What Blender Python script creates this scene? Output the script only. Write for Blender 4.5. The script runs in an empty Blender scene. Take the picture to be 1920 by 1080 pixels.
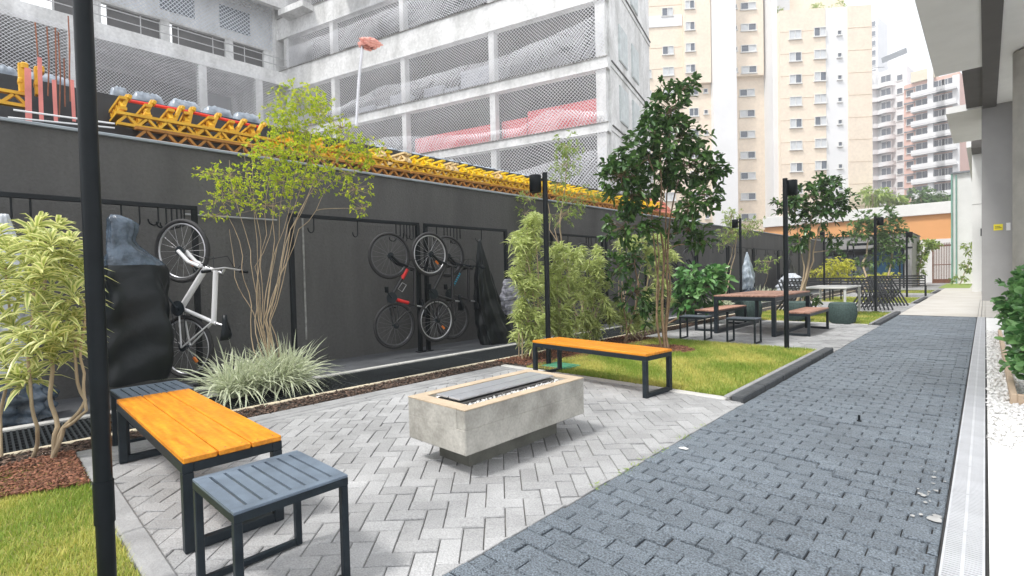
import bpy, math, random
import numpy as np
from mathutils import Vector, Matrix, Euler
R = math.radians
random.seed(7); rng = np.random.default_rng(7)
S = bpy.context.scene
COL = S.collection

# ------------------------------------------------------------------ camera, sky, sun, exposure
YAW, PITCH, ROLL, FPX, CH = -0.757705, -0.0237319, -0.0228857, 938.59, 1.2
_F = np.array([math.sin(YAW)*math.cos(PITCH), math.cos(YAW)*math.cos(PITCH), math.sin(PITCH)])
_R0 = np.array([math.cos(YAW), -math.sin(YAW), 0.0]); _U0 = np.cross(_R0, _F)
_R = math.cos(ROLL)*_R0 + math.sin(ROLL)*_U0
_U = -math.sin(ROLL)*_R0 + math.cos(ROLL)*_U0
cam_d = bpy.data.cameras.new('camera'); cam = bpy.data.objects.new('camera', cam_d); COL.objects.link(cam)
cam.matrix_world = Matrix(((_R[0], _U[0], -_F[0], 0), (_R[1], _U[1], -_F[1], 0), (_R[2], _U[2], -_F[2], CH), (0, 0, 0, 1)))
cam_d.sensor_width = 36; cam_d.lens = FPX/1920*36; cam_d.clip_start = 0.05; cam_d.clip_end = 3000
S.camera = cam

SUN_EL, SUN_AZ = 60, 196          # azimuth clockwise from +Y
w = bpy.data.worlds.new("World"); S.world = w; w.use_nodes = True
nt = w.node_tree; bg = nt.nodes['Background']
sky = nt.nodes.new('ShaderNodeTexSky'); sky.sky_type = 'NISHITA'; sky.sun_disc = False
sky.sun_elevation = R(SUN_EL); sky.sun_rotation = R(SUN_AZ)
sky.air_density = 1.0; sky.dust_density = 6.0; sky.ozone_density = 1.0
# thin bright cloud covering most of the sky: soft noise between the blue sky and white cloud
ctc = nt.nodes.new('ShaderNodeTexCoord'); cnz = nt.nodes.new('ShaderNodeTexNoise'); cnz.inputs['Scale'].default_value = 2.2; cnz.inputs['Detail'].default_value = 5
crp = nt.nodes.new('ShaderNodeMapRange'); crp.inputs[1].default_value = .3; crp.inputs[2].default_value = .6; crp.inputs[3].default_value = .82; crp.inputs[4].default_value = 1.0
cmx = nt.nodes.new('ShaderNodeMix'); cmx.data_type = 'RGBA'; cmx.inputs[7].default_value = (7.6, 7.8, 8.1, 1)
nt.links.new(ctc.outputs['Generated'], cnz.inputs[0]); nt.links.new(cnz.outputs[0], crp.inputs[0]); nt.links.new(crp.outputs[0], cmx.inputs[0])
nt.links.new(sky.outputs[0], cmx.inputs[6]); nt.links.new(cmx.outputs[2], bg.inputs[0]); bg.inputs[1].default_value = 0.13
sd = bpy.data.lights.new('sun', 'SUN'); sd.energy = 2.3; sd.angle = R(9); sd.color = (1, 0.975, 0.94)
so = bpy.data.objects.new('sun', sd); COL.objects.link(so)
_sv = Vector((math.sin(R(SUN_AZ))*math.cos(R(SUN_EL)), math.cos(R(SUN_AZ))*math.cos(R(SUN_EL)), math.sin(R(SUN_EL))))
so.rotation_euler = _sv.to_track_quat('Z', 'Y').to_euler()
S.view_settings.view_transform = 'Standard'; S.view_settings.look = 'None'
S.view_settings.exposure = 0.85; S.view_settings.gamma = 1.0
S.render.engine = 'CYCLES'
S.cycles.transparent_max_bounces = 16; S.cycles.max_bounces = 6; S.cycles.diffuse_bounces = 3

# ------------------------------------------------------------------ points in the world read off the fitted camera
def ray(px, py):
    return _F + (px-960)/FPX*_R - (py-540)/FPX*_U
O = np.array([0, 0, CH])
def at(px, py, d): return O + ray(px, py)*d
def gz(px, py, z=0.0):
    r = ray(px, py); return O + r*((z-CH)/r[2])
def onx(px, py, X):
    r = ray(px, py); return O + r*(X/r[0])
def ony(px, py, Y):
    r = ray(px, py); return O + r*(Y/r[1])
def depth(x, y, z=0): return float((np.array([x, y, z])-O) @ _F)

# ------------------------------------------------------------------ materials
MATS = {}
def mat(name, col, rough=.6, var=.15, scale=6, bump=0, bscale=40, metal=0, col2=None, spec=.5, streak=None, attr=0, fine=0, fscale=200, orand=0):
    if name in MATS: return MATS[name]
    m = bpy.data.materials.new(name); m.use_nodes = True; MATS[name] = m
    n = m.node_tree.nodes; l = m.node_tree.links; p = n['Principled BSDF']
    p.inputs['Roughness'].default_value = rough; p.inputs['Metallic'].default_value = metal
    p.inputs['Specular IOR Level'].default_value = spec
    tc = n.new('ShaderNodeTexCoord')
    nz = n.new('ShaderNodeTexNoise'); nz.inputs['Scale'].default_value = scale; nz.inputs['Detail'].default_value = 6
    nz.inputs['Roughness'].default_value = .6
    if streak:
        mp = n.new('ShaderNodeMapping'); mp.inputs['Scale'].default_value = streak
        l.new(tc.outputs['Object'], mp.inputs[0]); l.new(mp.outputs[0], nz.inputs[0])
    else: l.new(tc.outputs['Object'], nz.inputs[0])
    rp = n.new('ShaderNodeValToRGB'); l.new(nz.outputs[0], rp.inputs[0])
    rp.color_ramp.elements[0].position = .3; rp.color_ramp.elements[1].position = .7
    a = [c*(1-var) for c in col]; b = list(col2) if col2 else [min(1, c*(1+var)) for c in col]
    rp.color_ramp.elements[0].color = (*a, 1); rp.color_ramp.elements[1].color = (*b, 1)
    out = rp.outputs[0]
    if attr:
        at_ = n.new('ShaderNodeAttribute'); at_.attribute_name = 'lc'
        sp = n.new('ShaderNodeSeparateColor'); l.new(at_.outputs[0], sp.inputs[0])
        mr = n.new('ShaderNodeMapRange'); mr.inputs[3].default_value = 1-attr; mr.inputs[4].default_value = 1+attr
        l.new(sp.outputs[1], mr.inputs[0])
        hs = n.new('ShaderNodeHueSaturation'); l.new(mr.outputs[0], hs.inputs['Value']); l.new(out, hs.inputs['Color']); out = hs.outputs[0]
    if orand:
        oi = n.new('ShaderNodeObjectInfo'); mo = n.new('ShaderNodeMapRange'); mo.inputs[3].default_value = 1-orand; mo.inputs[4].default_value = 1+orand
        l.new(oi.outputs['Random'], mo.inputs[0]); ho_ = n.new('ShaderNodeHueSaturation'); l.new(mo.outputs[0], ho_.inputs['Value']); l.new(out, ho_.inputs['Color']); out = ho_.outputs[0]
    if fine:
        n2 = n.new('ShaderNodeTexNoise'); n2.inputs['Scale'].default_value = fscale; n2.inputs['Detail'].default_value = 2
        l.new(tc.outputs['Object'], n2.inputs[0])
        mr2 = n.new('ShaderNodeMapRange'); mr2.inputs[1].default_value = .3; mr2.inputs[2].default_value = .7
        mr2.inputs[3].default_value = 1-fine; mr2.inputs[4].default_value = 1+fine
        l.new(n2.outputs[0], mr2.inputs[0])
        h2 = n.new('ShaderNodeHueSaturation'); l.new(mr2.outputs[0], h2.inputs['Value']); l.new(out, h2.inputs['Color']); out = h2.outputs[0]
    l.new(out, p.inputs['Base Color'])
    if bump:
        n3 = n.new('ShaderNodeTexNoise'); n3.inputs['Scale'].default_value = bscale; n3.inputs['Detail'].default_value = 4
        l.new(tc.outputs['Object'], n3.inputs[0])
        bp = n.new('ShaderNodeBump'); bp.inputs['Strength'].default_value = bump; bp.inputs['Distance'].default_value = .02
        l.new(n3.outputs[0], bp.inputs['Height']); l.new(bp.outputs[0], p.inputs['Normal'])
    return m

def leafmat(name, a, b, edge=None, transl=.3, rough=.4, tipy=None):
    m = bpy.data.materials.new(name); m.use_nodes = True; MATS[name] = m
    n = m.node_tree.nodes; l = m.node_tree.links; p = n['Principled BSDF']; p.inputs['Roughness'].default_value = rough
    at_ = n.new('ShaderNodeAttribute'); at_.attribute_name = 'lc'
    sp = n.new('ShaderNodeSeparateColor'); l.new(at_.outputs[0], sp.inputs[0])
    mx = n.new('ShaderNodeMix'); mx.data_type = 'RGBA'; l.new(sp.outputs[1], mx.inputs[0])
    mx.inputs[6].default_value = (*a, 1); mx.inputs[7].default_value = (*b, 1); out = mx.outputs[2]
    if edge:
        pw = n.new('ShaderNodeMath'); pw.operation = 'POWER'; pw.inputs[1].default_value = .8; l.new(sp.outputs[0], pw.inputs[0])
        m2 = n.new('ShaderNodeMix'); m2.data_type = 'RGBA'; l.new(pw.outputs[0], m2.inputs[0]); l.new(out, m2.inputs[6])
        m2.inputs[7].default_value = (*edge, 1); out = m2.outputs[2]
    l.new(out, p.inputs['Base Color'])
    tr = n.new('ShaderNodeBsdfTranslucent'); l.new(out, tr.inputs[0])
    ms = n.new('ShaderNodeMixShader'); ms.inputs[0].default_value = transl
    l.new(p.outputs[0], ms.inputs[1]); l.new(tr.outputs[0], ms.inputs[2]); l.new(ms.outputs[0], n['Material Output'].inputs[0])
    return m

def netmat(name, col, spacing=.16, fill=.42):
    m = bpy.data.materials.new(name); m.use_nodes = True; MATS[name] = m
    n = m.node_tree.nodes; l = m.node_tree.links; p = n['Principled BSDF']
    p.inputs['Base Color'].default_value = (*col, 1); p.inputs['Roughness'].default_value = .8
    at_ = n.new('ShaderNodeAttribute'); at_.attribute_name = 'uvn'
    vs = n.new('ShaderNodeSeparateXYZ'); l.new(at_.outputs['Vector'], vs.inputs[0])
    res = []
    for op in ('ADD', 'SUBTRACT'):
        a = n.new('ShaderNodeMath'); a.operation = op; l.new(vs.outputs[0], a.inputs[0]); l.new(vs.outputs[1], a.inputs[1])
        b = n.new('ShaderNodeMath'); b.operation = 'MULTIPLY'; b.inputs[1].default_value = 1/(spacing*1.41); l.new(a.outputs[0], b.inputs[0])
        c = n.new('ShaderNodeMath'); c.operation = 'FRACT'; l.new(b.outputs[0], c.inputs[0])
        d = n.new('ShaderNodeMath'); d.operation = 'LESS_THAN'; d.inputs[1].default_value = fill; l.new(c.outputs[0], d.inputs[0]); res.append(d)
    mx = n.new('ShaderNodeMath'); mx.operation = 'MAXIMUM'; l.new(res[0].outputs[0], mx.inputs[0]); l.new(res[1].outputs[0], mx.inputs[1])
    tp = n.new('ShaderNodeBsdfTransparent'); ms = n.new('ShaderNodeMixShader')
    l.new(mx.outputs[0], ms.inputs[0]); l.new(tp.outputs[0], ms.inputs[1]); l.new(p.outputs[0], ms.inputs[2])
    l.new(ms.outputs[0], n['Material Output'].inputs[0])
    return m

def brickmat(name, c1, c2, mortar, scale=4, rowh=.07, w=.25):
    m = bpy.data.materials.new(name); m.use_nodes = True; MATS[name] = m
    n = m.node_tree.nodes; l = m.node_tree.links; p = n['Principled BSDF']; p.inputs['Roughness'].default_value = .85
    tc = n.new('ShaderNodeTexCoord'); b = n.new('ShaderNodeTexBrick')
    mp = n.new('ShaderNodeMapping'); mp.inputs['Rotation'].default_value = (R(90), 0, 0)
    l.new(tc.outputs['Object'], mp.inputs[0]); l.new(mp.outputs[0], b.inputs[0])
    b.inputs['Color1'].default_value = (*c1, 1); b.inputs['Color2'].default_value = (*c2, 1); b.inputs['Mortar'].default_value = (*mortar, 1)
    b.inputs['Scale'].default_value = 1; b.inputs['Mortar Size'].default_value = .012
    b.inputs['Brick Width'].default_value = w; b.inputs['Row Height'].default_value = rowh
    l.new(b.outputs[0], p.inputs['Base Color'])
    return m

M = mat
m_black = M('black_steel', (.007, .010, .012), .4, .2, 10, spec=.2)
m_char = M('charcoal_steel', (.017, .024, .030), .42, .25, 14, fine=.12, fscale=300, spec=.25)
m_slat = M('grey_blue_steel', (.13, .165, .21), .42, .22, 9, fine=.15, fscale=350)
m_orange = M('orange_varnished_wood', (.74, .235, .010), .36, .30, 5, streak=(.7, 7, 7), bump=.25, bscale=25, col2=(.86, .34, .02), fine=.1, fscale=40, orand=.08)
m_teak = M('weathered_red_wood', (.30, .12, .07), .6, .35, 5, col2=(.52, .30, .22), streak=(5, 1, 5), orand=.35, fine=.25, fscale=25)
m_conc = M('raw_concrete', (.33, .315, .275), .8, .28, 3.5, bump=.35, bscale=18, fine=.1, fscale=60, col2=(.52, .50, .45))
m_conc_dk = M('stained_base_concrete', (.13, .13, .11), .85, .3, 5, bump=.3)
m_concrim = M('tan_concrete_rim', (.48, .38, .27), .8, .18, 6, bump=.2)
m_kerb = M('pale_kerb_concrete', (.50, .49, .46), .8, .2, 4, bump=.3, fine=.1)
m_kerb2 = M('grey_kerb_concrete', (.30, .30, .30), .85, .2, 4, bump=.3, fine=.12)
m_kerbdk = M('black_kerb_stone', (.06, .065, .07), .8, .35, 12, bump=.5, fine=.2)
m_wall = M('dark_grey_render', (.084, .083, .080), .85, .22, 1.6, bump=.5, bscale=35, fine=.08, fscale=25, streak=(1, 1, .22), col2=(.112, .110, .106))
m_coping = M('zinc_coping', (.30, .34, .37), .4, .15, 3)
m_soil = M('dark_soil', (.05, .04, .032), .95, .4, 6, bump=.6)
m_strip = M('dark_strip_paving', (.085, .09, .098), .7, .3, 2.5, bump=.4, bscale=25, fine=.15)
m_white = M('white_render', (.80, .80, .78), .8, .05, 1.5)
m_whconc = M('whitewashed_concrete', (.64, .64, .62), .85, .22, .9, col2=(.88, .88, .87), streak=(1, 1, .45), fine=.10, fscale=6)
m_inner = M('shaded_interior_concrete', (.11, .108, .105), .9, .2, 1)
m_grey = M('grey_render', (.33, .325, .32), .8, .06, 1.5)
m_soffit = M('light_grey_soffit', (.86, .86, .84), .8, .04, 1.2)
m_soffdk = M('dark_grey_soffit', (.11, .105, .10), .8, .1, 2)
m_light = M('pale_beige_floor', (.58, .54, .47), .45, .15, 1.2, col2=(.62, .60, .56))
m_bark = M('pale_bark', (.40, .31, .20), .8, .3, 12, streak=(1, 1, .3))
m_barkred = M('red_brown_bark', (.20, .11, .06), .8, .4, 10, col2=(.36, .25, .15))
m_rubber = M('tyre_rubber', (.02, .02, .021), .7, .2, 20)
m_alu = M('aluminium', (.60, .60, .62), .3, .1, 8, metal=.7)
m_chrome = M('rim_metal', (.35, .36, .38), .35, .1, 8, metal=.6)
m_whpaint = M('white_bike_paint', (.72, .72, .73), .35, .06, 5)
m_bkpaint = M('black_bike_paint', (.02, .02, .022), .3, .1, 5)
m_redp = M('red_paint', (.62, .02, .02), .4, .15, 5)
m_bluep = M('cyan_lettering', (.02, .35, .55), .4, .1, 5)
m_refl = M('orange_reflector', (.85, .22, .02), .3, .1, 5)
m_ylw = M('yellow_formwork_paint', (.80, .42, .01), .5, .2, 6, col2=(.88, .52, .03))
m_ora = M('orange_brown_formwork', (.36, .15, .02), .6, .3, 6)
m_pipe = M('red_steel_pipe', (.70, .03, .02), .45, .15, 4)
m_pink = M('pink_board', (.75, .25, .22), .7, .15, 4)
m_rebar = M('rusty_rebar', (.30, .12, .07), .8, .3, 10)
m_bag = M('blue_grey_plastic_film', (.20, .25, .31), .3, .35, 7, col2=(.42, .47, .53), bump=.6, bscale=12)
m_tarp = M('black_plastic_sheet', (.007, .010, .011), .33, .4, 4, bump=.5, bscale=5, spec=.3)
m_tarpl = M('slate_blue_plastic_sheet', (.035, .052, .072), .2, .6, 6, bump=1.0, bscale=14, col2=(.10, .14, .19))
m_silver = M('silver_plastic_sheet', (.50, .53, .57), .3, .25, 6, bump=.8, bscale=10)
m_stripe = M('striped_cloth', (.12, .11, .18), .6, .6, 6, col2=(.55, .55, .62), streak=(1, 1, 12))
m_wicker = M('green_grey_wicker', (.055, .095, .085), .6, .35, 30, bump=.8, bscale=60)
m_glass = M('dark_window_glass', (.11, .13, .16), .12, .2, 2, spec=.8)
m_glassb = M('blue_pool_glass', (.02, .08, .16), .15, .2, 1)
m_glasslt = M('pale_window_blind', (.62, .64, .65), .4, .1, 2)
m_frame = M('white_window_frame', (.72, .72, .70), .5, .05, 3)
m_beige = M('beige_tile_cladding', (.84, .72, .58), .7, .05, .5, fine=.05, fscale=3)
m_towhite = M('white_tower_render', (.80, .80, .80), .7, .04, .3)
m_pinkwall = M('salmon_render', (.72, .46, .38), .8, .05, .4)
m_orangewall = M('apricot_render', (.80, .40, .16), .8, .05, .5)
m_gatew = M('brown_gate_steel', (.17, .07, .035), .6, .2, 4)
m_darkslat = M('black_stained_wood', (.025, .027, .03), .55, .3, 8)
m_greenpipe = M('green_drain_pipe', (.20, .40, .33), .5, .1, 3)
m_sign = M('yellow_sign_face', (.85, .72, .02), .5, .1, 3)
m_signw = M('white_sign_face', (.8, .8, .8), .5, .03, 3)
m_ink = M('dark_ink', (.05, .05, .05), .6, .05, 3)
m_redbrick = brickmat('pink_red_block_wall', (.66, .13, .14), (.56, .09, .10), (.72, .34, .33), rowh=.2, w=.4)
m_block = brickmat('grey_block_wall', (.55, .56, .60), (.42, .43, .48), (.25, .25, .28), rowh=.2, w=.4)
m_pav = M('light_grey_pavers', (.338, .338, .338), .78, .24, 1.5, bump=.4, bscale=90, attr=.13, fine=.2, fscale=130)
m_path = M('charcoal_pavers', (.165, .195, .225), .55, .18, .8, bump=.9, bscale=120, attr=.10, fine=.6, fscale=130)
m_jlight = M('pale_joint_sand', (.15, .145, .13), .95, .3, 20)
m_joint = M('joint_sand', (.05, .05, .05), .95, .3, 20)
m_mulch = M('red_brown_bark_chips', (.17, .065, .03), .9, .5, 30, col2=(.34, .15, .09), attr=.5)
m_peb = M('white_pebbles', (.80, .79, .77), .6, .06, 10, attr=.08)
m_grate = M('dark_plastic_grid', (.018, .022, .024), .5, .25, 6)
m_drain = M('pale_drain_plastic', (.50, .51, .53), .55, .1, 5)
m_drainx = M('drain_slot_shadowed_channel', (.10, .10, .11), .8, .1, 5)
m_timber = M('tan_timber_edging', (.55, .42, .30), .8, .15, 6)
m_net = netmat('white_safety_net', (.74, .74, .76), .13, .15)
m_net2 = netmat('dense_safety_net', (.76, .77, .80), .13, .16)
m_lawnb = M('lawn_thatch', (.26, .27, .06), .95, .35, 9, col2=(.30, .26, .10), bump=.6)
m_grass = leafmat('lawn_blades', (.24, .36, .04), (.64, .60, .16), None, .35, .6)
l_var = leafmat('variegated_long_leaf', (.11, .23, .03), (.30, .40, .03), (.95, .92, .45), .4, .35)
l_var2 = leafmat('variegated_long_leaf_pale', (.15, .26, .06), (.34, .44, .10), (.74, .78, .34), .35, .4)
l_spider = leafmat('white_striped_blade', (.12, .22, .07), (.30, .40, .14), (.92, .92, .74), .25, .4)
l_yel = leafmat('lime_small_leaf', (.24, .40, .03), (.80, .82, .05), None, .5, .5)
l_pale = leafmat('pale_green_small_leaf', (.20, .32, .06), (.44, .54, .14), None, .4, .5)
l_dark = leafmat('glossy_dark_leaf', (.035, .095, .028), (.11, .21, .05), None, .2, .27)
l_bush = leafmat('glossy_round_leaf', (.06, .19, .05), (.22, .42, .14), None, .25, .27)
l_gold = leafmat('golden_shrub_leaf', (.52, .56, .04), (.84, .80, .12), None, .4, .5)
l_far = leafmat('mid_green_leaf', (.06, .14, .04), (.18, .30, .08), None, .3, .4)

# ------------------------------------------------------------------ mesh helpers
def link(o, parent=None):
    COL.objects.link(o)
    if parent: o.parent = parent
    return o
def tag(o, label=None, cat=None, group=None, kind=None):
    if label: o['label'] = label
    if cat: o['category'] = cat
    if group: o['group'] = group
    if kind: o['kind'] = kind
    return o
def thing(name, label, cat, loc=(0, 0, 0), rz=0, group=None):
    o = bpy.data.objects.new(name, None); o.empty_display_size = .1; COL.objects.link(o)
    o.location = [float(v) for v in loc]; o.rotation_euler = (0, 0, rz)
    return tag(o, label, cat, group)
def children(o): return [c for c in bpy.data.objects if c.parent == o]
def copy_tree(o, loc=None, rz=None, label=None, parent=None):
    c = o.copy(); COL.objects.link(c)
    if parent: c.parent = parent
    if loc is not None: c.location = [float(v) for v in loc]
    if rz is not None: c.rotation_euler = (0, 0, rz)
    if label: c['label'] = label
    for ch in children(o):
        if ch is not c: copy_tree(ch, parent=c)
    return c

class MB:
    def __init__(s): s.v = []; s.f = []; s.m = []; s.mats = []; s.sm = []
    def _mi(s, m):
        if m is None: return 0
        if m not in s.mats: s.mats.append(m)
        return s.mats.index(m)
    def add(s, vs, fs, m=None, smooth=False):
        b = len(s.v); s.v += [tuple(map(float, p)) for p in vs]; mi = s._mi(m)
        for f in fs: s.f.append([b+i for i in f]); s.m.append(mi); s.sm.append(smooth)
    def box(s, c, d, rot=None, m=None, bev=0):
        x, y, z = d[0]/2, d[1]/2, d[2]/2
        if bev:
            b = min(bev, x*.9, y*.9, z*.9); vs = []; fs = []
            for sx in (-1, 1):
                for sy in (-1, 1):
                    for sz in (-1, 1):
                        vs += [(sx*(x-b), sy*(y-b), sz*z), (sx*(x-b), sy*y, sz*(z-b)), (sx*x, sy*(y-b), sz*(z-b))]
            idx = lambda sx, sy, sz, k: ((sx > 0)*4+(sy > 0)*2+(sz > 0))*3+k
            for sz in (-1, 1): fs.append([idx(a, b_, sz, 0) for a, b_ in ((-1, -1), (1, -1), (1, 1), (-1, 1))][::sz])
            for sy in (-1, 1): fs.append([idx(a, sy, b_, 1) for a, b_ in ((-1, -1), (1, -1), (1, 1), (-1, 1))][::-sy])
            for sx in (-1, 1): fs.append([idx(sx, a, b_, 2) for a, b_ in ((-1, -1), (1, -1), (1, 1), (-1, 1))][::sx])
            for sy in (-1, 1):
                for sz in (-1, 1): fs.append([idx(-1, sy, sz, 0), idx(1, sy, sz, 0), idx(1, sy, sz, 1), idx(-1, sy, sz, 1)])
            for sx in (-1, 1):
                for sz in (-1, 1): fs.append([idx(sx, -1, sz, 0), idx(sx, 1, sz, 0), idx(sx, 1, sz, 2), idx(sx, -1, sz, 2)])
            for sx in (-1, 1):
                for sy in (-1, 1): fs.append([idx(sx, sy, -1, 1), idx(sx, sy, 1, 1), idx(sx, sy, 1, 2), idx(sx, sy, -1, 2)])
            for sx in (-1, 1):
                for sy in (-1, 1):
                    for sz in (-1, 1): fs.append([idx(sx, sy, sz, k) for k in range(3)])
        else:
            vs = [(sx*x, sy*y, sz*z) for sx in (-1, 1) for sy in (-1, 1) for sz in (-1, 1)]
            fs = [(0, 1, 3, 2), (4, 6, 7, 5), (0, 4, 5, 1), (2, 3, 7, 6), (0, 2, 6, 4), (1, 5, 7, 3)]
        if rot is not None:
            rm = rot if isinstance(rot, Matrix) else Euler(rot).to_matrix()
            vs = [rm @ Vector(p) for p in vs]
        s.add([(p[0]+c[0], p[1]+c[1], p[2]+c[2]) for p in vs], fs, m)
    def bb(s, x0, x1, y0, y1, z0, z1, m=None, bev=0):
        s.box(((x0+x1)/2, (y0+y1)/2, (z0+z1)/2), (abs(x1-x0), abs(y1-y0), abs(z1-z0)), None, m, bev)
    def bar(s, a, b, w, h=None, m=None):
        a = Vector(a); b = Vector(b); h = h or w; d = b-a
        q = d.to_track_quat('X', 'Z').to_matrix()
        s.box((a+b)/2, (d.length, w, h), q, m)
    def tube(s, pts, r, seg=8, m=None, r1=None, closed=False):
        P = [Vector([float(c) for c in p]) for p in pts]; n = len(P); rings = []
        up = None
        for i, p in enumerate(P):
            if closed: t = (P[(i+1) % n]-P[i-1])
            else: t = (P[min(i+1, n-1)]-P[max(i-1, 0)])
            t.normalize()
            if up is None: up = t.orthogonal().normalized()
            u = (up-t*up.dot(t))
            if u.length < 1e-4: u = t.orthogonal()
            u.normalize(); up = u; v = t.cross(u)
            rr = r if r1 is None else r+(r1-r)*i/max(1, n-1)
            rings.append([p+u*math.cos(2*math.pi*k/seg)*rr+v*math.sin(2*math.pi*k/seg)*rr for k in range(seg)])
        vs = [q for rg in rings for q in rg]; fs = []
        for i in range(n if closed else n-1):
            j = (i+1) % n
            for k in range(seg): fs.append((i*seg+k, i*seg+(k+1) % seg, j*seg+(k+1) % seg, j*seg+k))
        s.add(vs, fs, m, True)
        if not closed: s.add(vs[:seg], [tuple(range(seg))[::-1]], m); s.add(vs[-seg:], [tuple(range(seg))], m)
    def cyl(s, c, r, h, seg=20, m=None, r1=None):
        s.tube([(c[0], c[1], c[2]), (c[0], c[1], c[2]+h)], r, seg, m, r1)
    def lathe(s, prof, seg=32, m=None, c=(0, 0, 0)):
        vs = [(c[0]+r*math.cos(2*math.pi*k/seg), c[1]+r*math.sin(2*math.pi*k/seg), c[2]+z) for r, z in prof for k in range(seg)]
        fs = [(i*seg+k, i*seg+(k+1) % seg, (i+1)*seg+(k+1) % seg, (i+1)*seg+k) for i in range(len(prof)-1) for k in range(seg)]
        s.add(vs, fs, m, True)
    def build(s, name, m=None, parent=None, attr=None):
        me = bpy.data.meshes.new(name); me.from_pydata(s.v, [], s.f)
        mats = s.mats if s.mats else [m]
        for q in mats: me.materials.append(q)
        if s.mats: me.polygons.foreach_set('material_index', s.m)
        me.polygons.foreach_set('use_smooth', s.sm)
        if attr is not None:
            a = me.color_attributes.new('lc', 'FLOAT_COLOR', 'POINT')
            c = np.zeros((len(s.v), 4), np.float32); c[:, 1] = attr; c[:, 3] = 1; a.data.foreach_set('color', c.ravel())
        me.update(); return link(bpy.data.objects.new(name, me), parent)

def np_mesh(name, V, Fq, mt, parent=None, colr=None, smooth=False):
    V = np.asarray(V, np.float32); Fq = np.asarray(Fq, np.int32)
    me = bpy.data.meshes.new(name); k = Fq.shape[1]
    me.vertices.add(len(V)); me.vertices.foreach_set('co', V.ravel())
    me.loops.add(Fq.size); me.loops.foreach_set('vertex_index', Fq.ravel())
    me.polygons.add(len(Fq)); me.polygons.foreach_set('loop_start', np.arange(0, Fq.size, k, dtype=np.int32))
    me.polygons.foreach_set('loop_total', np.full(len(Fq), k, np.int32))
    if smooth: me.polygons.foreach_set('use_smooth', np.ones(len(Fq), bool))
    me.materials.append(mt); me.update(calc_edges=True)
    if colr is not None:
        a = me.color_attributes.new('lc', 'FLOAT_COLOR', 'POINT'); a.data.foreach_set('color', np.asarray(colr, np.float32).ravel())
    return link(bpy.data.objects.new(name, me), parent)

def leaves(P, D, L, W, droop=.3, nseg=2, fold=.18, prof=None):
    """arrays of n leaves -> verts, quads, colours (R: 0 midrib .. 1 edge, G: per-leaf random)"""
    n = len(P); P = np.asarray(P, float); D = np.asarray(D, float); D = D/np.maximum(1e-6, np.linalg.norm(D, axis=1))[:, None]
    up = np.array([0, 0, 1.0]); jit = rng.normal(0, .45, (n, 3))
    Sd = np.cross(D, up+jit); Sd /= np.maximum(1e-5, np.linalg.norm(Sd, axis=1))[:, None]
    Nn = np.cross(Sd, D)
    L = np.broadcast_to(L, n)[:, None]; W = np.broadcast_to(W, n)[:, None]
    prof = prof or {1: [0.0, 1.0], 2: [.12, 1.0, .06], 3: [.45, 1.0, .85, .06], 4: [.4, .95, 1, .7, .05]}[nseg]
    ts = np.linspace(0, 1, nseg+1)
    if nseg == 2: ts = np.array([0, .55, 1])
    V = np.zeros((n, nseg+1, 3, 3)); C = np.zeros((n, nseg+1, 3, 4)); C[..., 3] = 1
    rn = rng.random(n)
    for i, (t, p) in enumerate(zip(ts, prof)):
        c = P+D*L*t; c[:, 2] -= (droop*L[:, 0]*t*t)
        V[:, i, 1] = c
        V[:, i, 0] = c-Sd*W*p*.5+Nn*W*p*fold; V[:, i, 2] = c+Sd*W*p*.5+Nn*W*p*fold
        C[:, i, 0, 0] = 1; C[:, i, 2, 0] = 1; C[:, i, :, 1] = rn[:, None]
    base = (np.arange(n)*(nseg+1)*3)[:, None]
    q = []
    for i in range(nseg):
        for a in (0, 1): q.append([i*3+a, i*3+a+1, i*3+3+a+1, i*3+3+a])
    Fq = (base[:, :, None]+np.array(q)[None]).reshape(-1, 4)
    return V.reshape(-1, 3), Fq, C.reshape(-1, 4)

class LeafBag:
    def __init__(s): s.V = []; s.F = []; s.C = []; s.n = 0
    def add(s, r):
        s.V.append(r[0]); s.F.append(r[1]+s.n); s.C.append(r[2]); s.n += len(r[0])
    def build(s, name, m, parent): return np_mesh(name, np.vstack(s.V), np.vstack(s.F), m, parent, np.vstack(s.C))

def struct(o): o['kind'] = 'structure'; return o
def stuff(o): o['kind'] = 'stuff'; return o

# ------------------------------------------------------------------ ground, paving, kerbs
XW = -7.16
g = MB(); g.add([(-250, -120, -.09), (180, -120, -.09), (180, 290, -.09), (-250, 290, -.09)], [(0, 1, 2, 3)])
struct(g.build('ground', m_soil))

def clip(poly, x0, x1, y0, y1):
    for ax, lim, sg in ((0, x0, 1), (0, x1, -1), (1, y0, 1), (1, y1, -1)):
        out = []
        for i in range(len(poly)):
            a, b = poly[i-1], poly[i]; da, db = sg*(a[ax]-lim), sg*(b[ax]-lim)
            if (da >= 0) != (db >= 0):
                t = da/(da-db); out.append((a[0]+(b[0]-a[0])*t, a[1]+(b[1]-a[1])*t))
            if db >= 0: out.append(b)
        poly = out
        if len(poly) < 3: return []
    return poly

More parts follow.
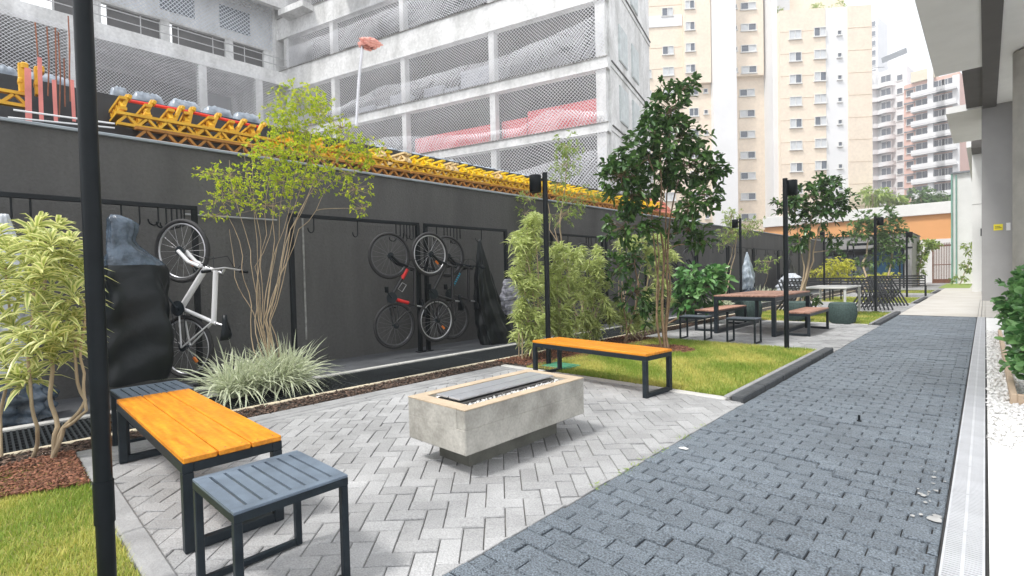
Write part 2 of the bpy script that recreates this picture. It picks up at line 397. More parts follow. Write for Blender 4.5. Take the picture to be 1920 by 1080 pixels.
def pavers(name, x0, x1, y0, y1, pattern, mt, w=.105, gap=.0022, bev=.0045, jz=.0022, z=0.0, holes=()):
    V = []; F = []; A = []
    def brick(poly):
        poly = clip(poly, x0, x1, y0, y1)
        if len(poly) < 3: return
        cx = sum(p[0] for p in poly)/len(poly); cy = sum(p[1] for p in poly)/len(poly)
        for hx0, hx1, hy0, hy1 in holes:
            if hx0 < cx < hx1 and hy0 < cy < hy1: return
        area = abs(sum(poly[i-1][0]*poly[i][1]-poly[i][0]*poly[i-1][1] for i in range(len(poly))))/2
        if area < 2e-4: return
        b = len(V); n = len(poly); h = z+random.gauss(0, jz); tx, ty = random.gauss(0, .012), random.gauss(0, .012)
        ri = random.random()
        for (px, py) in poly: V.append((px, py, z-.04))
        for (px, py) in poly: V.append((px, py, h-bev+(px-cx)*tx+(py-cy)*ty))
        for (px, py) in poly:
            dx, dy = cx-px, cy-py; d = math.hypot(dx, dy)+1e-6; k = min(.4, bev*1.3/d)
            V.append((px+dx*k, py+dy*k, h+(px-cx)*tx+(py-cy)*ty))
        for i in range(n):
            j = (i+1) % n
            F.append((b+i, b+j, b+n+j, b+n+i)); F.append((b+n+i, b+n+j, b+2*n+j, b+2*n+i))
        F.append(tuple(b+2*n+i for i in range(n))); A.extend([ri]*(3*n))
    if pattern == 'herring':
        c, s_ = math.cos(R(45)), math.sin(R(45)); N = int(max(x1-x0, y1-y0)/w*1.2)+4; ox, oy = (x0+x1)/2, (y0+y1)/2
        for k in range(-N, N):
            for m_ in range(-N//2, N//2):
                bx, by = (k-2*m_)*w, (k+2*m_)*w
                for (dx, dy, wx_, wy_) in ((0, 0, 2*w, w), (0, w, w, 2*w)):
                    q = [(bx+dx+gap, by+dy+gap), (bx+dx+wx_-gap, by+dy+gap), (bx+dx+wx_-gap, by+dy+wy_-gap), (bx+dx+gap, by+dy+wy_-gap)]
                    q = [(ox+a*c-b*s_, oy+a*s_+b*c) for a, b in q]
                    if max(p[0] for p in q) < x0 or min(p[0] for p in q) > x1 or max(p[1] for p in q) < y0 or min(p[1] for p in q) > y1: continue
                    brick(q)
    else:
        r = 0; y = y0
        while y < y1:
            x = x0-random.choice([0, .5])*2*w if False else x0-(r % 2)*w-random.uniform(0, .012)
            while x < x1:
                q = [(x+gap, y+gap), (x+2*w-gap, y+gap), (x+2*w-gap, y+w-gap), (x+gap, y+w-gap)]
                brick(q); x += 2*w
            y += w; r += 1
    me = bpy.data.meshes.new(name); me.from_pydata(V, [], F); me.materials.append(mt)
    a = me.color_attributes.new('lc', 'FLOAT_COLOR', 'POINT'); c = np.zeros((len(V), 4), np.float32); c[:, 1] = A; c[:, 3] = 1
    a.data.foreach_set('color', c.ravel()); me.update()
    return struct(link(bpy.data.objects.new(name, me)))

def sheet(name, x0, x1, y0, y1, z, mt, nx=1, ny=1, wob=0):
    b = MB(); vs = []; fs = []
    for j in range(ny+1):
        for i in range(nx+1): vs.append((x0+(x1-x0)*i/nx, y0+(y1-y0)*j/ny, z+(random.gauss(0, wob) if wob else 0)))
    for j in range(ny):
        for i in range(nx): k = j*(nx+1)+i; fs.append((k, k+1, k+nx+2, k+nx+1))
    b.add(vs, fs); return b.build(name, mt)

struct(sheet('joint_bed', -4.72, -1.59, -3, 34, -.012, m_jlight)); struct(sheet('joint_bed', -1.59, 0.2, -3, 34, -.014, m_joint))
pavers('plaza_paving', -4.45, -1.592, -1.2, 4.72, 'herring', m_pav, w=.100, holes=[(-9, -2.15, -3, .42)])
pavers('patio_paving', -4.72, -1.592, 8.5, 12.8, 'herring', m_pav, w=.100)
pavers('patio_paving', -4.72, -1.592, 16.45, 20.95, 'herring', m_pav, w=.100)
pavers('patio_paving', -4.72, -1.592, 24.8, 29.0, 'herring', m_pav, w=.100)
struct(sheet('pavement', -4.72, -1.59, 32.5, 60, .0, m_pav))
pavers('path_paving', -1.588, -.145, -1.0, 15.8, 'run', m_path, w=.0945, gap=.0032, bev=.006, jz=.0032)
struct(sheet('pale_path', -1.588, 1.5, 15.83, 60, .004, m_light))
struct(sheet('white_floor', .012, 6, -3, 4.55, .004, m_white))
struct(sheet('terrace_floor', .012, 6, 4.55, 60, -.004, m_white))
# bike strip, kerb lines
struct(sheet('bike_strip', XW, -6.06, -6, 36, -.005, m_strip))
k = MB()
y = -6
while y < 36:
    k.bb(-6.055, -5.975, y+.004, y+.996, -.05, .012, bev=.008); y += 1.0
struct(k.build('kerb_line', m_kerb))
k = MB(); y = -6
while y < 36:
    k.bb(-5.13, -5.07, y+.004, y+.996, -.05, .010, bev=.008); y += 1.0
struct(k.build('kerb_line', M('cream_kerb_concrete', (.56, .49, .36), .8, .2, 4, bump=.3)))
struct(sheet('channel_bed', -5.975, -5.13, -6, 36, -.055, m_soil))
# kerbs round the plaza and the lawns
def kerb(name, a, b, w, h, m_, z0=-.05, seglen=1.0):
    a = Vector((*a, 0)); b = Vector((*b, 0)); d = (b-a); n = max(1, round(d.length/seglen)); k = MB()
    ang = math.atan2(d.y, d.x)
    for i in range(n):
        c = a+d*((i+.5)/n)
        k.box((c.x, c.y, (z0+h)/2), (d.length/n-.006, w, h-z0), (0, 0, ang+random.gauss(0, .002)), None, .01)
    return struct(k.build(name, m_))
kerb('kerb', (-4.72, .46), (-2.12, .46), .10, .018, m_kerb2)
kerb('kerb', (-2.17, .41), (-2.17, -1.2), .10, .018, m_kerb2)
kerb('kerb', (-4.50, .51), (-4.50, 4.72), .09, .006, m_kerb2)
kerb('kerb', (-4.72, 4.77), (-1.76, 4.77), .10, .012, m_kerb)
for ya, yb in ((4.72, 8.45), (12.85, 16.4), (21.0, 24.75), (29.05, 32.4)):
    kerb('dark_kerb', (-1.655, ya), (-1.655, yb), .11, .055, m_kerbdk, seglen=.6)
    kerb('kerb', (-1.77, ya+.05), (-1.77, yb), .06, .03, m_kerb2)
for yy in (8.47, 12.83, 16.42, 20.97, 24.77, 29.02): kerb('kerb', (-4.72, yy), (-1.8, yy), .06, .012, m_kerb)

# lawns
def lawn(x0, x1, y0, y1, n, h=.035, wdt=.006, holes=()):
    struct(sheet('lawn', x0, x1, y0, y1, .002, m_lawnb, 12, 12, .004))
    P = np.column_stack([rng.uniform(x0, x1, n), rng.uniform(y0, y1, n), np.full(n, .0)])
    keep = np.ones(n, bool)
    for (cx, cy, rr) in holes: keep &= ((P[:, 0]-cx)**2+(P[:, 1]-cy)**2) > (rr*(1+.15*np.sin(P[:, 0]*23)))**2
    P = P[keep]; n = len(P)
    a = rng.uniform(0, 2*np.pi, n); lean = rng.uniform(.2, 1.3, n); hh = h*rng.uniform(.5, 1.3, n)
    D = np.column_stack([np.cos(a)*lean, np.sin(a)*lean, np.ones(n)]); D /= np.linalg.norm(D, axis=1)[:, None]
    Sd = np.column_stack([-np.sin(a), np.cos(a), np.zeros(n)])*wdt*rng.uniform(.6, 1.4, n)[:, None]
    tip = P+D*hh[:, None]*1.3
    V = np.stack([P-Sd*.5, P+Sd*.5, tip], 1).reshape(-1, 3)
    F = np.arange(n*3).reshape(-1, 3)
    patch = .45+.42*np.sin(P[:, 0]*4.1+1.7*np.sin(P[:, 1]*3.3))+.25*np.sin(P[:, 1]*5.7+P[:, 0]*2.9)+.12*np.sin(P[:, 0]*19+P[:, 1]*13)
    c = np.clip(patch+rng.normal(0, .36, n), 0, 1)
    C = np.zeros((n, 3, 4)); C[..., 1] = c[:, None]; C[..., 3] = 1
    stuff(np_mesh('grass', V, F, m_grass, None, C.reshape(-1, 4)))
lawn(-4.55, -2.225, -1.4, .40, 90000, .03, .005)
lawn(-4.35, -1.80, 4.83, 8.43, 110000, .035, .008, holes=[(-3.64, 7.3, .42)])
lawn(-4.6, -1.80, 12.87, 16.4, 26000, .04, .016)
lawn(-4.6, -1.80, 21.0, 24.74, 14000, .04, .022)
lawn(-4.6, -1.80, 29.05, 32.4, 9000, .04, .03)

# mulch and pebbles
def chips(name, pts, size, mt, flat=.25, zj=.015):
    n = len(pts); pts = np.asarray(pts)
    a = rng.uniform(0, 2*np.pi, n); tl = rng.normal(0, .35, (n, 2)); L = size*rng.uniform(.5, 1.6, n); W = L*rng.uniform(.25, .6, n)
    ex = np.column_stack([np.cos(a), np.sin(a), tl[:, 0]])*L[:, None]/2; ey = np.column_stack([-np.sin(a), np.cos(a), tl[:, 1]])*W[:, None]/2
    ez = np.array([0, 0, 1.0])*(L*flat)[:, None]/2
    P = np.column_stack([pts[:, 0], pts[:, 1], pts[:, 2]+rng.uniform(0, zj, n)])
    V = np.stack([P-ex, P-ey, P+ex, P+ey, P+ez, P-ez], 1).reshape(-1, 3)
    b = (np.arange(n)*6)[:, None, None]
    t = np.array([(0, 1, 4), (1, 2, 4), (2, 3, 4), (3, 0, 4), (1, 0, 5), (2, 1, 5), (3, 2, 5), (0, 3, 5)])[None]
    C = np.zeros((n, 6, 4)); C[..., 1] = rng.random(n)[:, None]; C[..., 3] = 1
    return np_mesh(name, V, (b+t).reshape(-1, 3), mt, None, C.reshape(-1, 4))
struct(sheet('soil_strip', -5.07, -4.50, -6, 36, -.006, m_soil))
pp = np.column_stack([rng.uniform(-5.05, -4.74, 7000), -1.0+rng.uniform(0, 1, 7000)**1.4*15, np.full(7000, .0)])
stuff(chips('mulch', pp, .04, M('old_brown_bark_chips', (.075, .05, .038), .95, .5, 30, col2=(.20, .13, .095), attr=.5)))
k = MB(); y = .56
while y < 4.7:
    k.bb(-4.725, -4.56, y+.003, min(y+.4, 4.7)-.003, -.05, .006, bev=.006); y += .4
struct(k.build('border_slabs', m_kerb2))
pp = []
while len(pp) < 6500:                       # bed under the shrubs between the strip and the lawn
    x, y = random.uniform(-5.0, -3.6), random.uniform(4.9, 8.4)
    if x < -4.1+.22*math.sin(y*3)+.1*math.sin(y*7.7): pp.append((x, y, .012))
stuff(chips('mulch', pp, .035, m_mulch))
struct(sheet('planting_bed', -4.6, -3.95, 4.83, 8.42, .010, m_soil, 4, 20, .008))
pp = [(-3.64+.44*math.sqrt(random.random())*math.cos(t)*1.05, 7.3+.44*math.sqrt(random.random())*math.sin(t), .012) for t in [random.uniform(0, 6.283) for _ in range(2600)]]
stuff(chips('mulch', pp, .03, m_mulch))
pp = [(random.uniform(-4.72, -3.75), .40-abs(random.gauss(0, .22)), .02) for _ in range(4200)]
pp = [p for p in pp if p[0] < -3.9-abs(p[1]-.4)*.3]
stuff(chips('mulch', pp, .035, m_mulch))
n = 5200
pp = np.column_stack([rng.uniform(.02, .9, n), rng.uniform(4.55, 12.5, n), np.full(n, .0)])
stuff(chips('pebbles', pp, .045, m_peb, .6, .02))

# dark walkable grid panels lying in the channel
gp = thing('floor_grate', 'dark plastic grid panel in the channel beside the bicycle strip', 'grate', (-5.55, 0, 0), 0, 'dark grid panels in the channel')
q = MB()
for i in range(29): q.bb(-.405, .405, -.495+i*.0352, -.495+i*.0352+.014, -.04, -.004)
q.build('slat', m_grate, gp)
q = MB()
for i in range(9): q.bb(-.41+i*.1, -.402+i*.1+.004, -.498, .498, -.045, -.009)
q.build('frame', m_grate, gp)
gp['label'] = 'dark plastic grid panel of the channel, one of a row alongside the wall'
gp.location.y = -.6
for i in range(1, 22): copy_tree(gp, (-5.55, -.6+i*1.0, 0), 0)

# pale channel drain beside the path
dp = thing('drain_cover', 'pale slotted drain cover between the dark path and white floor', 'drain cover', (-.067, 0, 0), 0, 'slotted drain covers beside the path')
q = MB()
q.bb(-.066, -.058, -.247, .247, -.03, .004); q.bb(.058, .066, -.247, .247, -.03, .004); q.bb(-.006, .006, -.247, .247, -.03, .004)
for i in range(26):
    yy = -.243+i*.0193
    q.bb(-.058, -.006, yy, yy+.0105, -.02, .003); q.bb(.006, .058, yy, yy+.0105, -.02, .003)
q.build('grille', m_drain, dp)
dp.location.y = .25
for i in range(1, 50): copy_tree(dp, (-.067, .25+i*.5, 0), 0)
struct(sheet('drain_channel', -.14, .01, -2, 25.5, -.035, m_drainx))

# ------------------------------------------------------------------ boundary wall
wl = thing('boundary_wall', 'long dark grey rendered wall behind the bicycle racks', 'wall', (XW, 14, 0))
q = MB(); q.bb(-.2, 0, -22, 22.4, -.1, 2.87); q.build('wall', m_wall, wl)
q = MB(); q.bb(-.24, .035, -22, 22.4, 2.87, 2.905, bev=.006); q.build('coping', m_coping, wl)
q = MB()
for yy in (3.20,): q.bb(.0, .012, yy-14-.012, yy-14+.012, .35, 2.1)
q.build('conduit', M('worn_grey_conduit', (.20, .20, .19), .7, .4, 9, col2=(.38, .38, .36)), wl)
q = MB(); q.tube([(.03, 1.72-14, 2.05), (.03, 2.83-14, 2.05)], .012, 6); q.build('conduit', M('light_grey_conduit', (.32, .33, .33), .6, .2, 9), wl)

# ------------------------------------------------------------------ bicycle racks with hooks
def hook_mb(yaw, L=.17):
    q = MB(); pts = [(0, 0, 0), (0, 0, -L)]
    for i in range(1, 8):
        a = math.pi*i/7*1.05; r = .055
        pts.append((math.cos(yaw)*(r-r*math.cos(a)), math.sin(yaw)*(r-r*math.cos(a)), -L-r*math.sin(a)))
    q.tube(pts, .009, 6); return q
XR = -6.69
def hy(px): return float(onx(px, 410, XR)[1])
def rack(y0, y1, hooks, label, posts=(1, 1)):
    t = thing('bike_rack', label, 'bike rack', (XR, y0, 0), 0, 'black steel hanging bike racks along the wall')
    q = MB(); q.bb(-.025, .025, 0, y1-y0, 2.05, 2.10, bev=.004); q.build('rail', m_black, t)
    for k, yy in enumerate((.03, y1-y0-.03)):
        if posts[k]: q = MB(); q.bb(-.028, .028, yy-.028, yy+.028, 0, 2.05); q.bb(-.06, .06, yy-.06, yy+.06, 0, .012); q.build('post', m_black, t)
    for hyy in hooks:
        yaw = random.choice([-1.9, -1.2, -.7, -2.3]); h = hook_mb(yaw, random.uniform(.12, .22)).build('hook', m_black, t); h.location = (0, hyy-y0, 2.06)
    return t
rack(-1.6, 1.75, [hy(p) for p in (22, 58, 228, 262, 297, 312, 322, 332, 340, 346)], 'nearest black bike rack, at the left behind the covered bicycles')
rack(2.8, 4.90, [hy(p) for p in (588, 670, 742, 750, 757, 762, 768, 774)], 'black bike rack with two bare hooks left of the red and black bicycle')
rack(5.0, 6.95, [hy(p) for p in (818, 832, 838, 844, 850, 856, 862, 902)], 'black bike rack holding the bicycle with blue lettering')
rack(8.3, 10.3, [8.6, 8.9, 9.6, 9.7, 9.8, 10.0], 'black bike rack behind the tall variegated hedge')
rack(10.4, 12.4, [10.6, 11.3, 11.4, 12.0], 'black bike rack behind the trunk of the glossy dark tree')
rack(13.4, 15.6, [13.8, 14.9, 15.0, 15.1, 15.3], 'black bike rack with two bicycles beyond the glossy dark tree')
rack(15.7, 18.3, [15.9, 16.1, 17.0, 17.9], 'black bike rack behind the thin pale bamboo like tree')
rack(18.4, 21.0, [18.8, 19.5, 20.2, 20.3, 20.4], 'black bike rack from which the silver blue cover hangs')
rack(21.1, 24.3, [21.4, 22.6, 22.8, 23.8], 'black bike rack above the white striped grass clump by the wall')
rack(24.4, 27.8, [25, 26, 26.4], 'farthest black bike rack, behind the silver covered bicycle')

# ------------------------------------------------------------------ bicycles (local: x forward, z up, rear hub at origin)
def wheel(parent, x, z, r=.33, rim=m_chrome, nsp=20, disc=False):
    q = MB(); N = 36
    q.tube([(x+math.cos(2*math.pi*i/N)*r, 0, z+math.sin(2*math.pi*i/N)*r) for i in range(N)], .024, 7, closed=True)
    ty = q.build('wheel', m_rubber, parent)
    q = MB(); q.tube([(x+math.cos(2*math.pi*i/N)*(r-.032), 0, z+math.sin(2*math.pi*i/N)*(r-.032)) for i in range(N)], .011, 6, closed=True)
    q.build('rim', rim, ty)
    q = MB()
    for i in range(nsp):
        a = 2*math.pi*i/nsp; s_ = .028 if i % 2 else -.028; b = a+(.25 if i % 4 < 2 else -.25)
        q.tube([(x+math.cos(b)*.02, s_, z+math.sin(b)*.02), (x+math.cos(a)*(r-.035), 0, z+math.sin(a)*(r-.035))], .0016, 3)
    q.build('spokes', m_alu if rim == m_alu else MATS.get('dull_spokes') or M('dull_spokes', (.22, .22, .23), .4, .1, 8, metal=.5), ty)
    q = MB(); q.tube([(x, -.05, z), (x, .05, z)], .018, 10)
    if disc: q.tube([(x, .035, z), (x, .038, z)], .05, 20)
    q.build('hub', m_char, ty)
    return ty
def bicycle(name, label, loc, yaw, body, accent=None, letter=None, rim=m_chrome, refl=False, bottle=False, roll=0, scale=1.0, flip=1):
    t = thing(name, label, 'bicycle', loc, 0, 'bicycles hung by the front wheel')
    WB = 1.06; bbx, bbz = .43, -.04; st = (.26, .40); ht = (.83, .42); hb = (.87, .30)
    q = MB(); T = lambda a, b, r, m_=None: q.tube([(a[0], a[2] if len(a) > 2 else 0, a[1]), (b[0], b[2] if len(b) > 2 else 0, b[1])], r, 8, m_)
    T((bbx, bbz), (st[0], st[1]), .022, body); T((bbx, bbz), hb, .032, body if not letter else body); T((st[0]+.01, st[1]-.03), ht, .026, body)
    T(ht, hb, .022, body)
    for s_ in (-.05, .05):
        q.tube([(bbx-.03, s_*.6, bbz), (0, s_*1.2, 0)], .010, 6, body); q.tube([(st[0]+.01, s_*.3, st[1]-.05), (0, s_*1.2, 0)], .009, 6, body)
    if accent: q.tube([(bbx-.03+.0, 0, bbz+.07), (st[0]+.06, 0, st[1]-.14)], .028, 8, accent); q.tube([(.70, 0, .175), (.84, 0, .275)], .036, 8, accent)
    fr = q.build('frame', body, t)
    if letter:
        q = MB(); 
        for s_ in (-1, 1):
            q = MB()
            for i in range(7):
                k0 = .30+i*.07; px_, pz_ = bbx+(hb[0]-bbx)*k0, bbz+(hb[1]-bbz)*k0
                q.box((px_, s_*.034, pz_), (.020, .002, .034), (0, -math.atan2(hb[1]-bbz, hb[0]-bbx)+.3*(i % 3-1), 0))
            q.build('lettering', letter, fr)
    if bottle:
        q = MB(); q.tube([(.55, 0, .10), (.64, 0, .18), (.60, 0, .25), (.50, 0, .17)], .006, 6, closed=True); q.build('bottle_cage', m_alu, t)
    q = MB()
    for s_ in (-.052, .052): q.tube([(.885, s_, .26), (.94, s_, .12), (WB, s_, 0)], .021, 7)
    q.tube([(.885, -.055, .26), (.885, .055, .26)], .018, 6)
    q.build('fork', body if body == m_whpaint else m_black, t)
    q = MB(); q.tube([(.82, 0, .46), (.80, 0, .50), (.85, 0, .53)], .015, 6)
    q.tube([(.82, -.31, .545), (.84, -.18, .54), (.86, 0, .53), (.84, .18, .54), (.82, .31, .545)], .011, 6)
    hbr = q.build('handlebar', m_alu if body == m_whpaint else m_black, t)
    q = MB()
    for s_ in (-1, 1): q.tube([(.815, s_*.32, .547), (.825, s_*.21, .543)], .017, 7); q.tube([(.86, s_*.2, .53), (.91, s_*.3, .515)], .005, 5)
    q.tube([(.86, .15, .53), (.98, .08, .47), (.98, .02, .3)], .004, 5); q.tube([(.86, -.15, .53), (.99, -.08, .5), (.95, -.02, .25)], .004, 5)
    q.build('grip', m_black, hbr)
    q = MB(); q.tube([(st[0], 0, st[1]), (.235, 0, .50)], .013, 6)
    q.build('seat_post', m_alu, t)
    q = MB(); secs = [(.08, .075, .52), (.13, .085, .535), (.20, .06, .53), (.28, .028, .52), (.35, .018, .515)]
    vs = []; fs = []
    for (x_, w_, z_) in secs:
        for k_ in range(8):
            a = 2*math.pi*k_/8; vs.append((x_, math.cos(a)*w_, z_+math.sin(a)*.026-abs(math.cos(a))*.012))
    for i in range(4):
        for k_ in range(8): fs.append((i*8+k_, i*8+(k_+1) % 8, i*8+8+(k_+1) % 8, i*8+8+k_))
    fs += [tuple(range(8))[::-1], tuple(range(32, 40))]; q.add(vs, fs, None, True); q.build('saddle', m_black, t)
    q = MB(); q.tube([(bbx, -.06, bbz), (bbx, .06, bbz)], .02, 8); q.tube([(bbx, .045, bbz), (bbx, .049, bbz)], .085, 20)
    q.tube([(bbx, .055, bbz), (bbx+.13, .062, bbz-.11)], .009, 6); q.tube([(bbx, -.055, bbz), (bbx-.13, -.062, bbz+.11)], .009, 6)
    q.tube([(0, .045, .045), (bbx, .047, bbz+.085)], .004, 4); q.tube([(0, .045, -.045), (bbx, .047, bbz-.085)], .004, 4)
    q.tube([(0, .04, 0), (0, .048, 0)], .045, 14)
    ck = q.build('crank', m_char, t)
    q = MB(); q.box((bbx+.13, .11, bbz-.11), (.09, .09, .022), None, None, .005); q.build('pedal', m_black, ck); q = MB(); q.box((bbx-.13, -.11, bbz+.11), (.09, .09, .022), None, None, .005); q.build('pedal', m_black, ck)
    w1 = wheel(t, 0, 0, rim=rim); w2 = wheel(t, WB, 0, rim=rim, disc=True)
    if refl:
        for wq, xx in ((w1, 0), (w2, WB)):
            q = MB(); q.box((xx-.14, 0, .12), (.07, .02, .03), (0, .7, 0), None, .004); q.build('reflector', m_refl, wq)
    # stand it up: forward -> +Z, up -> horizontal direction given by yaw (from +Y towards +X)
    fwd = Vector((0, 0, 1)); upv = Vector((math.sin(yaw), math.cos(yaw), 0)); lr = Matrix.Rotation(roll, 3, Vector((math.cos(yaw), -math.sin(yaw), 0)))
    fwd = lr @ fwd; upv = lr @ upv; side = upv.cross(fwd)
    mtx = Matrix(((fwd.x, side.x, upv.x), (fwd.y, side.y, upv.y), (fwd.z, side.z, upv.z)))
    t.rotation_euler = mtx.to_euler(); t.scale = (scale,)*3
    return t
bicycle('bicycle', 'white bicycle with orange reflectors hanging beside the black plastic cover', (-6.42, 1.52, .50), R(58), m_whpaint, refl=True, rim=m_alu)
bicycle('bicycle', 'black bicycle with red seat tube hanging left of the rack posts', (-6.5, 4.27, .49), R(4), m_bkpaint, accent=m_redp, bottle=True, roll=R(3), rim=M('dull_rim', (.12, .12, .13), .3, .3, 6, metal=.5))
bicycle('bicycle', 'black bicycle with silver spoked wheel and orange reflector right of the rack posts', (-6.42, 5.0, .52), R(2), m_bkpaint, rim=m_alu, refl=True, roll=R(5))
bicycle('bicycle', 'black bicycle with blue lettering on its frame beside the hanging black sheet', (-6.6, 5.48, .50), R(6), m_bkpaint, letter=m_bluep, roll=R(4), rim=MATS['dull_rim'])
bicycle('bicycle', 'dark bicycle hanging behind the top of the variegated hedge', (-6.5, 9.2, .50), R(5), m_bkpaint)
bicycle('bicycle', 'dark bicycle hanging just right of the glossy tree trunk', (-6.5, 13.5, .50), R(5), m_bkpaint, rim=m_bkpaint)
bicycle('bicycle', 'bicycle with silver fork hanging behind the low leafy bush', (-6.5, 14.6, .50), R(5), m_bkpaint, rim=m_bkpaint)

# ------------------------------------------------------------------ hanging covers: stacks of cross-sections with folds
def cover(name, label, secs, mt, folds=9, amp=.05, loc=(0, 0, 0), cat='cover', group=None, seg=64, seed=1, topm=None):
    """secs: (z, cx, cy, rx, ry) from the bottom to the top"""
    rr = random.Random(seed); ph = [rr.uniform(0, 6.28) for _ in range(6)]
    Z = [s_[0] for s_ in secs]; n = 40; V = []; F = []
    A = np.array(secs, float)
    for i in range(n+1):
        z = A[0, 0]+(A[-1, 0]-A[0, 0])*i/n
        c = [np.interp(z, A[:, 0], A[:, k_]) for k_ in range(1, 5)]
        for k_ in range(seg):
            a = 2*math.pi*k_/seg; t = i/n
            f = 1+amp*(math.sin(folds*a+ph[0]+1.5*math.sin(t*5+ph[1]))+.6*math.sin(folds*1.7*a+ph[2]+t*4)+.5*math.sin(3*a+ph[3]+t*9))
            f += amp*.5*math.sin(t*30+2*math.sin(a*2+ph[4]))+(amp*.9*math.sin(9*a+22*t+ph[5]) if t > .7 else 0)*min(1, (t-.7)*8)
            sx = abs(math.cos(a))**.75*math.copysign(1, math.cos(a)); sy = abs(math.sin(a))**.75*math.copysign(1, math.sin(a))
            V.append((c[0]+c[2]*sx*f, c[1]+c[3]*sy*f, z+.012*math.sin(5*a+ph[5])*(1-t)))
    for i in range(n):
        for k_ in range(seg): F.append((i*seg+k_, i*seg+(k_+1) % seg, (i+1)*seg+(k_+1) % seg, (i+1)*seg+k_))
    F.append(tuple(n*seg+k_ for k_ in range(seg)))
    b = MB(); b.add(V, F, None, True); o = b.build(name, mt); o.location = loc
    if topm:
        o.data.materials.append(topm)
        mi = [1 if (p.center.z > topm_z) else 0 for topm_z in [secs[-1][0]-.52] for p in o.data.polygons]; o.data.polygons.foreach_set('material_index', mi)
    return tag(o, label, cat, group)
cover('bike_cover', 'large black plastic cover with slate blue hood over a hanging bicycle', [(.22, 0, 1.02, .18, .30), (.5, 0, 1.05, .19, .33), (1.0, 0, 1.06, .19, .30), (1.36, 0, 1.06, .17, .27), (1.43, 0, 1.05, .15, .25), (1.52, 0, 1.01, .13, .17), (1.60, 0, .97, .10, .12), (1.66, 0, .96, .085, .10), (1.74, 0, .98, .09, .115), (1.82, 0, .99, .085, .12), (1.87, 0, .95, .06, .09), (1.9, 0, .93, .03, .04)], m_tarp, 3, .085, (-6.3, 0, 0), seed=3, topm=m_tarpl)
cover('bike_cover', 'black plastic sheet hanging to a point from a hook beside the hedge', [(.0, .05, 6.45, .22, .36), (.15, .03, 6.38, .2, .34), (.6, 0, 6.25, .15, .27), (1.1, 0, 6.15, .11, .18), (1.5, 0, 6.1, .07, .09), (1.86, 0, 6.06, .02, .02)], m_tarp, 8, .10, (-6.5, 0, 0), seed=5)
cover('bike_cover', 'silver plastic cover hanging at the left edge behind the variegated shrub', [(.45, 0, .05, .15, .2), (1.0, 0, .08, .15, .2), (1.5, 0, .1, .12, .15), (1.7, 0, .14, .06, .07), (1.85, 0, .15, .03, .03)], m_silver, 7, .07, (-6.3, 0, 0), seed=8)
cover('plastic_bag', 'crumpled dark shiny plastic bundle on the ground at the left edge', [(.0, 0, -.02, .2, .3), (.2, 0, 0, .22, .3), (.4, 0, .02, .1, .16), (.5, 0, .02, .03, .04)], m_tarpl, 9, .12, (-6.35, .12, 0), 'plastic bag', seed=9)
cover('striped_cloth', 'purple and white striped cloth draped low behind the hedge', [(.5, 0, 6.95, .10, .35), (.8, 0, 6.85, .08, .3), (1.05, 0, 6.75, .03, .15), (1.15, 0, 6.7, .02, .06)], m_stripe, 12, .12, (-6.45, 0, 0), 'cloth', seed=11)
yb = float(onx(1401, 500, -6.5)[1])
cover('bike_cover', 'silver blue cover hanging narrow like a closed parasol from a far rack', [(.5, 0, 0, .16, .28), (.95, 0, 0, .2, .35), (1.3, 0, 0, .14, .24), (1.7, 0, 0, .06, .10), (1.9, 0, 0, .02, .02)], M('silver_blue_sheet', (.30, .38, .46), .35, .3, 6, col2=(.55, .62, .68), bump=.6, bscale=8), 8, .12, (-6.5, yb, 0), seed=12)
cover('bike_cover', 'dark cloth bundle under the hanging silver blue cover', [(.0, 0, 0, .15, .35), (.3, 0, 0, .2, .4), (.6, 0, .05, .12, .2)], m_tarpl, 9, .15, (-6.45, yb, 0), seed=13)
yb = float(onx(1495, 520, -6.2)[1])
cover('bike_cover', 'crumpled silver cover over a bicycle standing near the far end of the wall', [(.0, 0, 0, .4, .8), (.5, 0, 0, .4, .9), (.85, 0, .1, .3, .7), (1.05, 0, .2, .1, .3)], m_silver, 8, .12, (-6.1, yb-1.5, 0), seed=14)
cover('bike_cover', 'black sheet peaked behind the crumpled silver cover at the far wall', [(.3, 0, 0, .3, .8), (1.0, 0, 0, .2, .6), (1.6, 0, 0, .1, .25), (1.9, 0, 0, .02, .04)], m_tarp, 8, .1, (-6.55, yb, 0), seed=15)

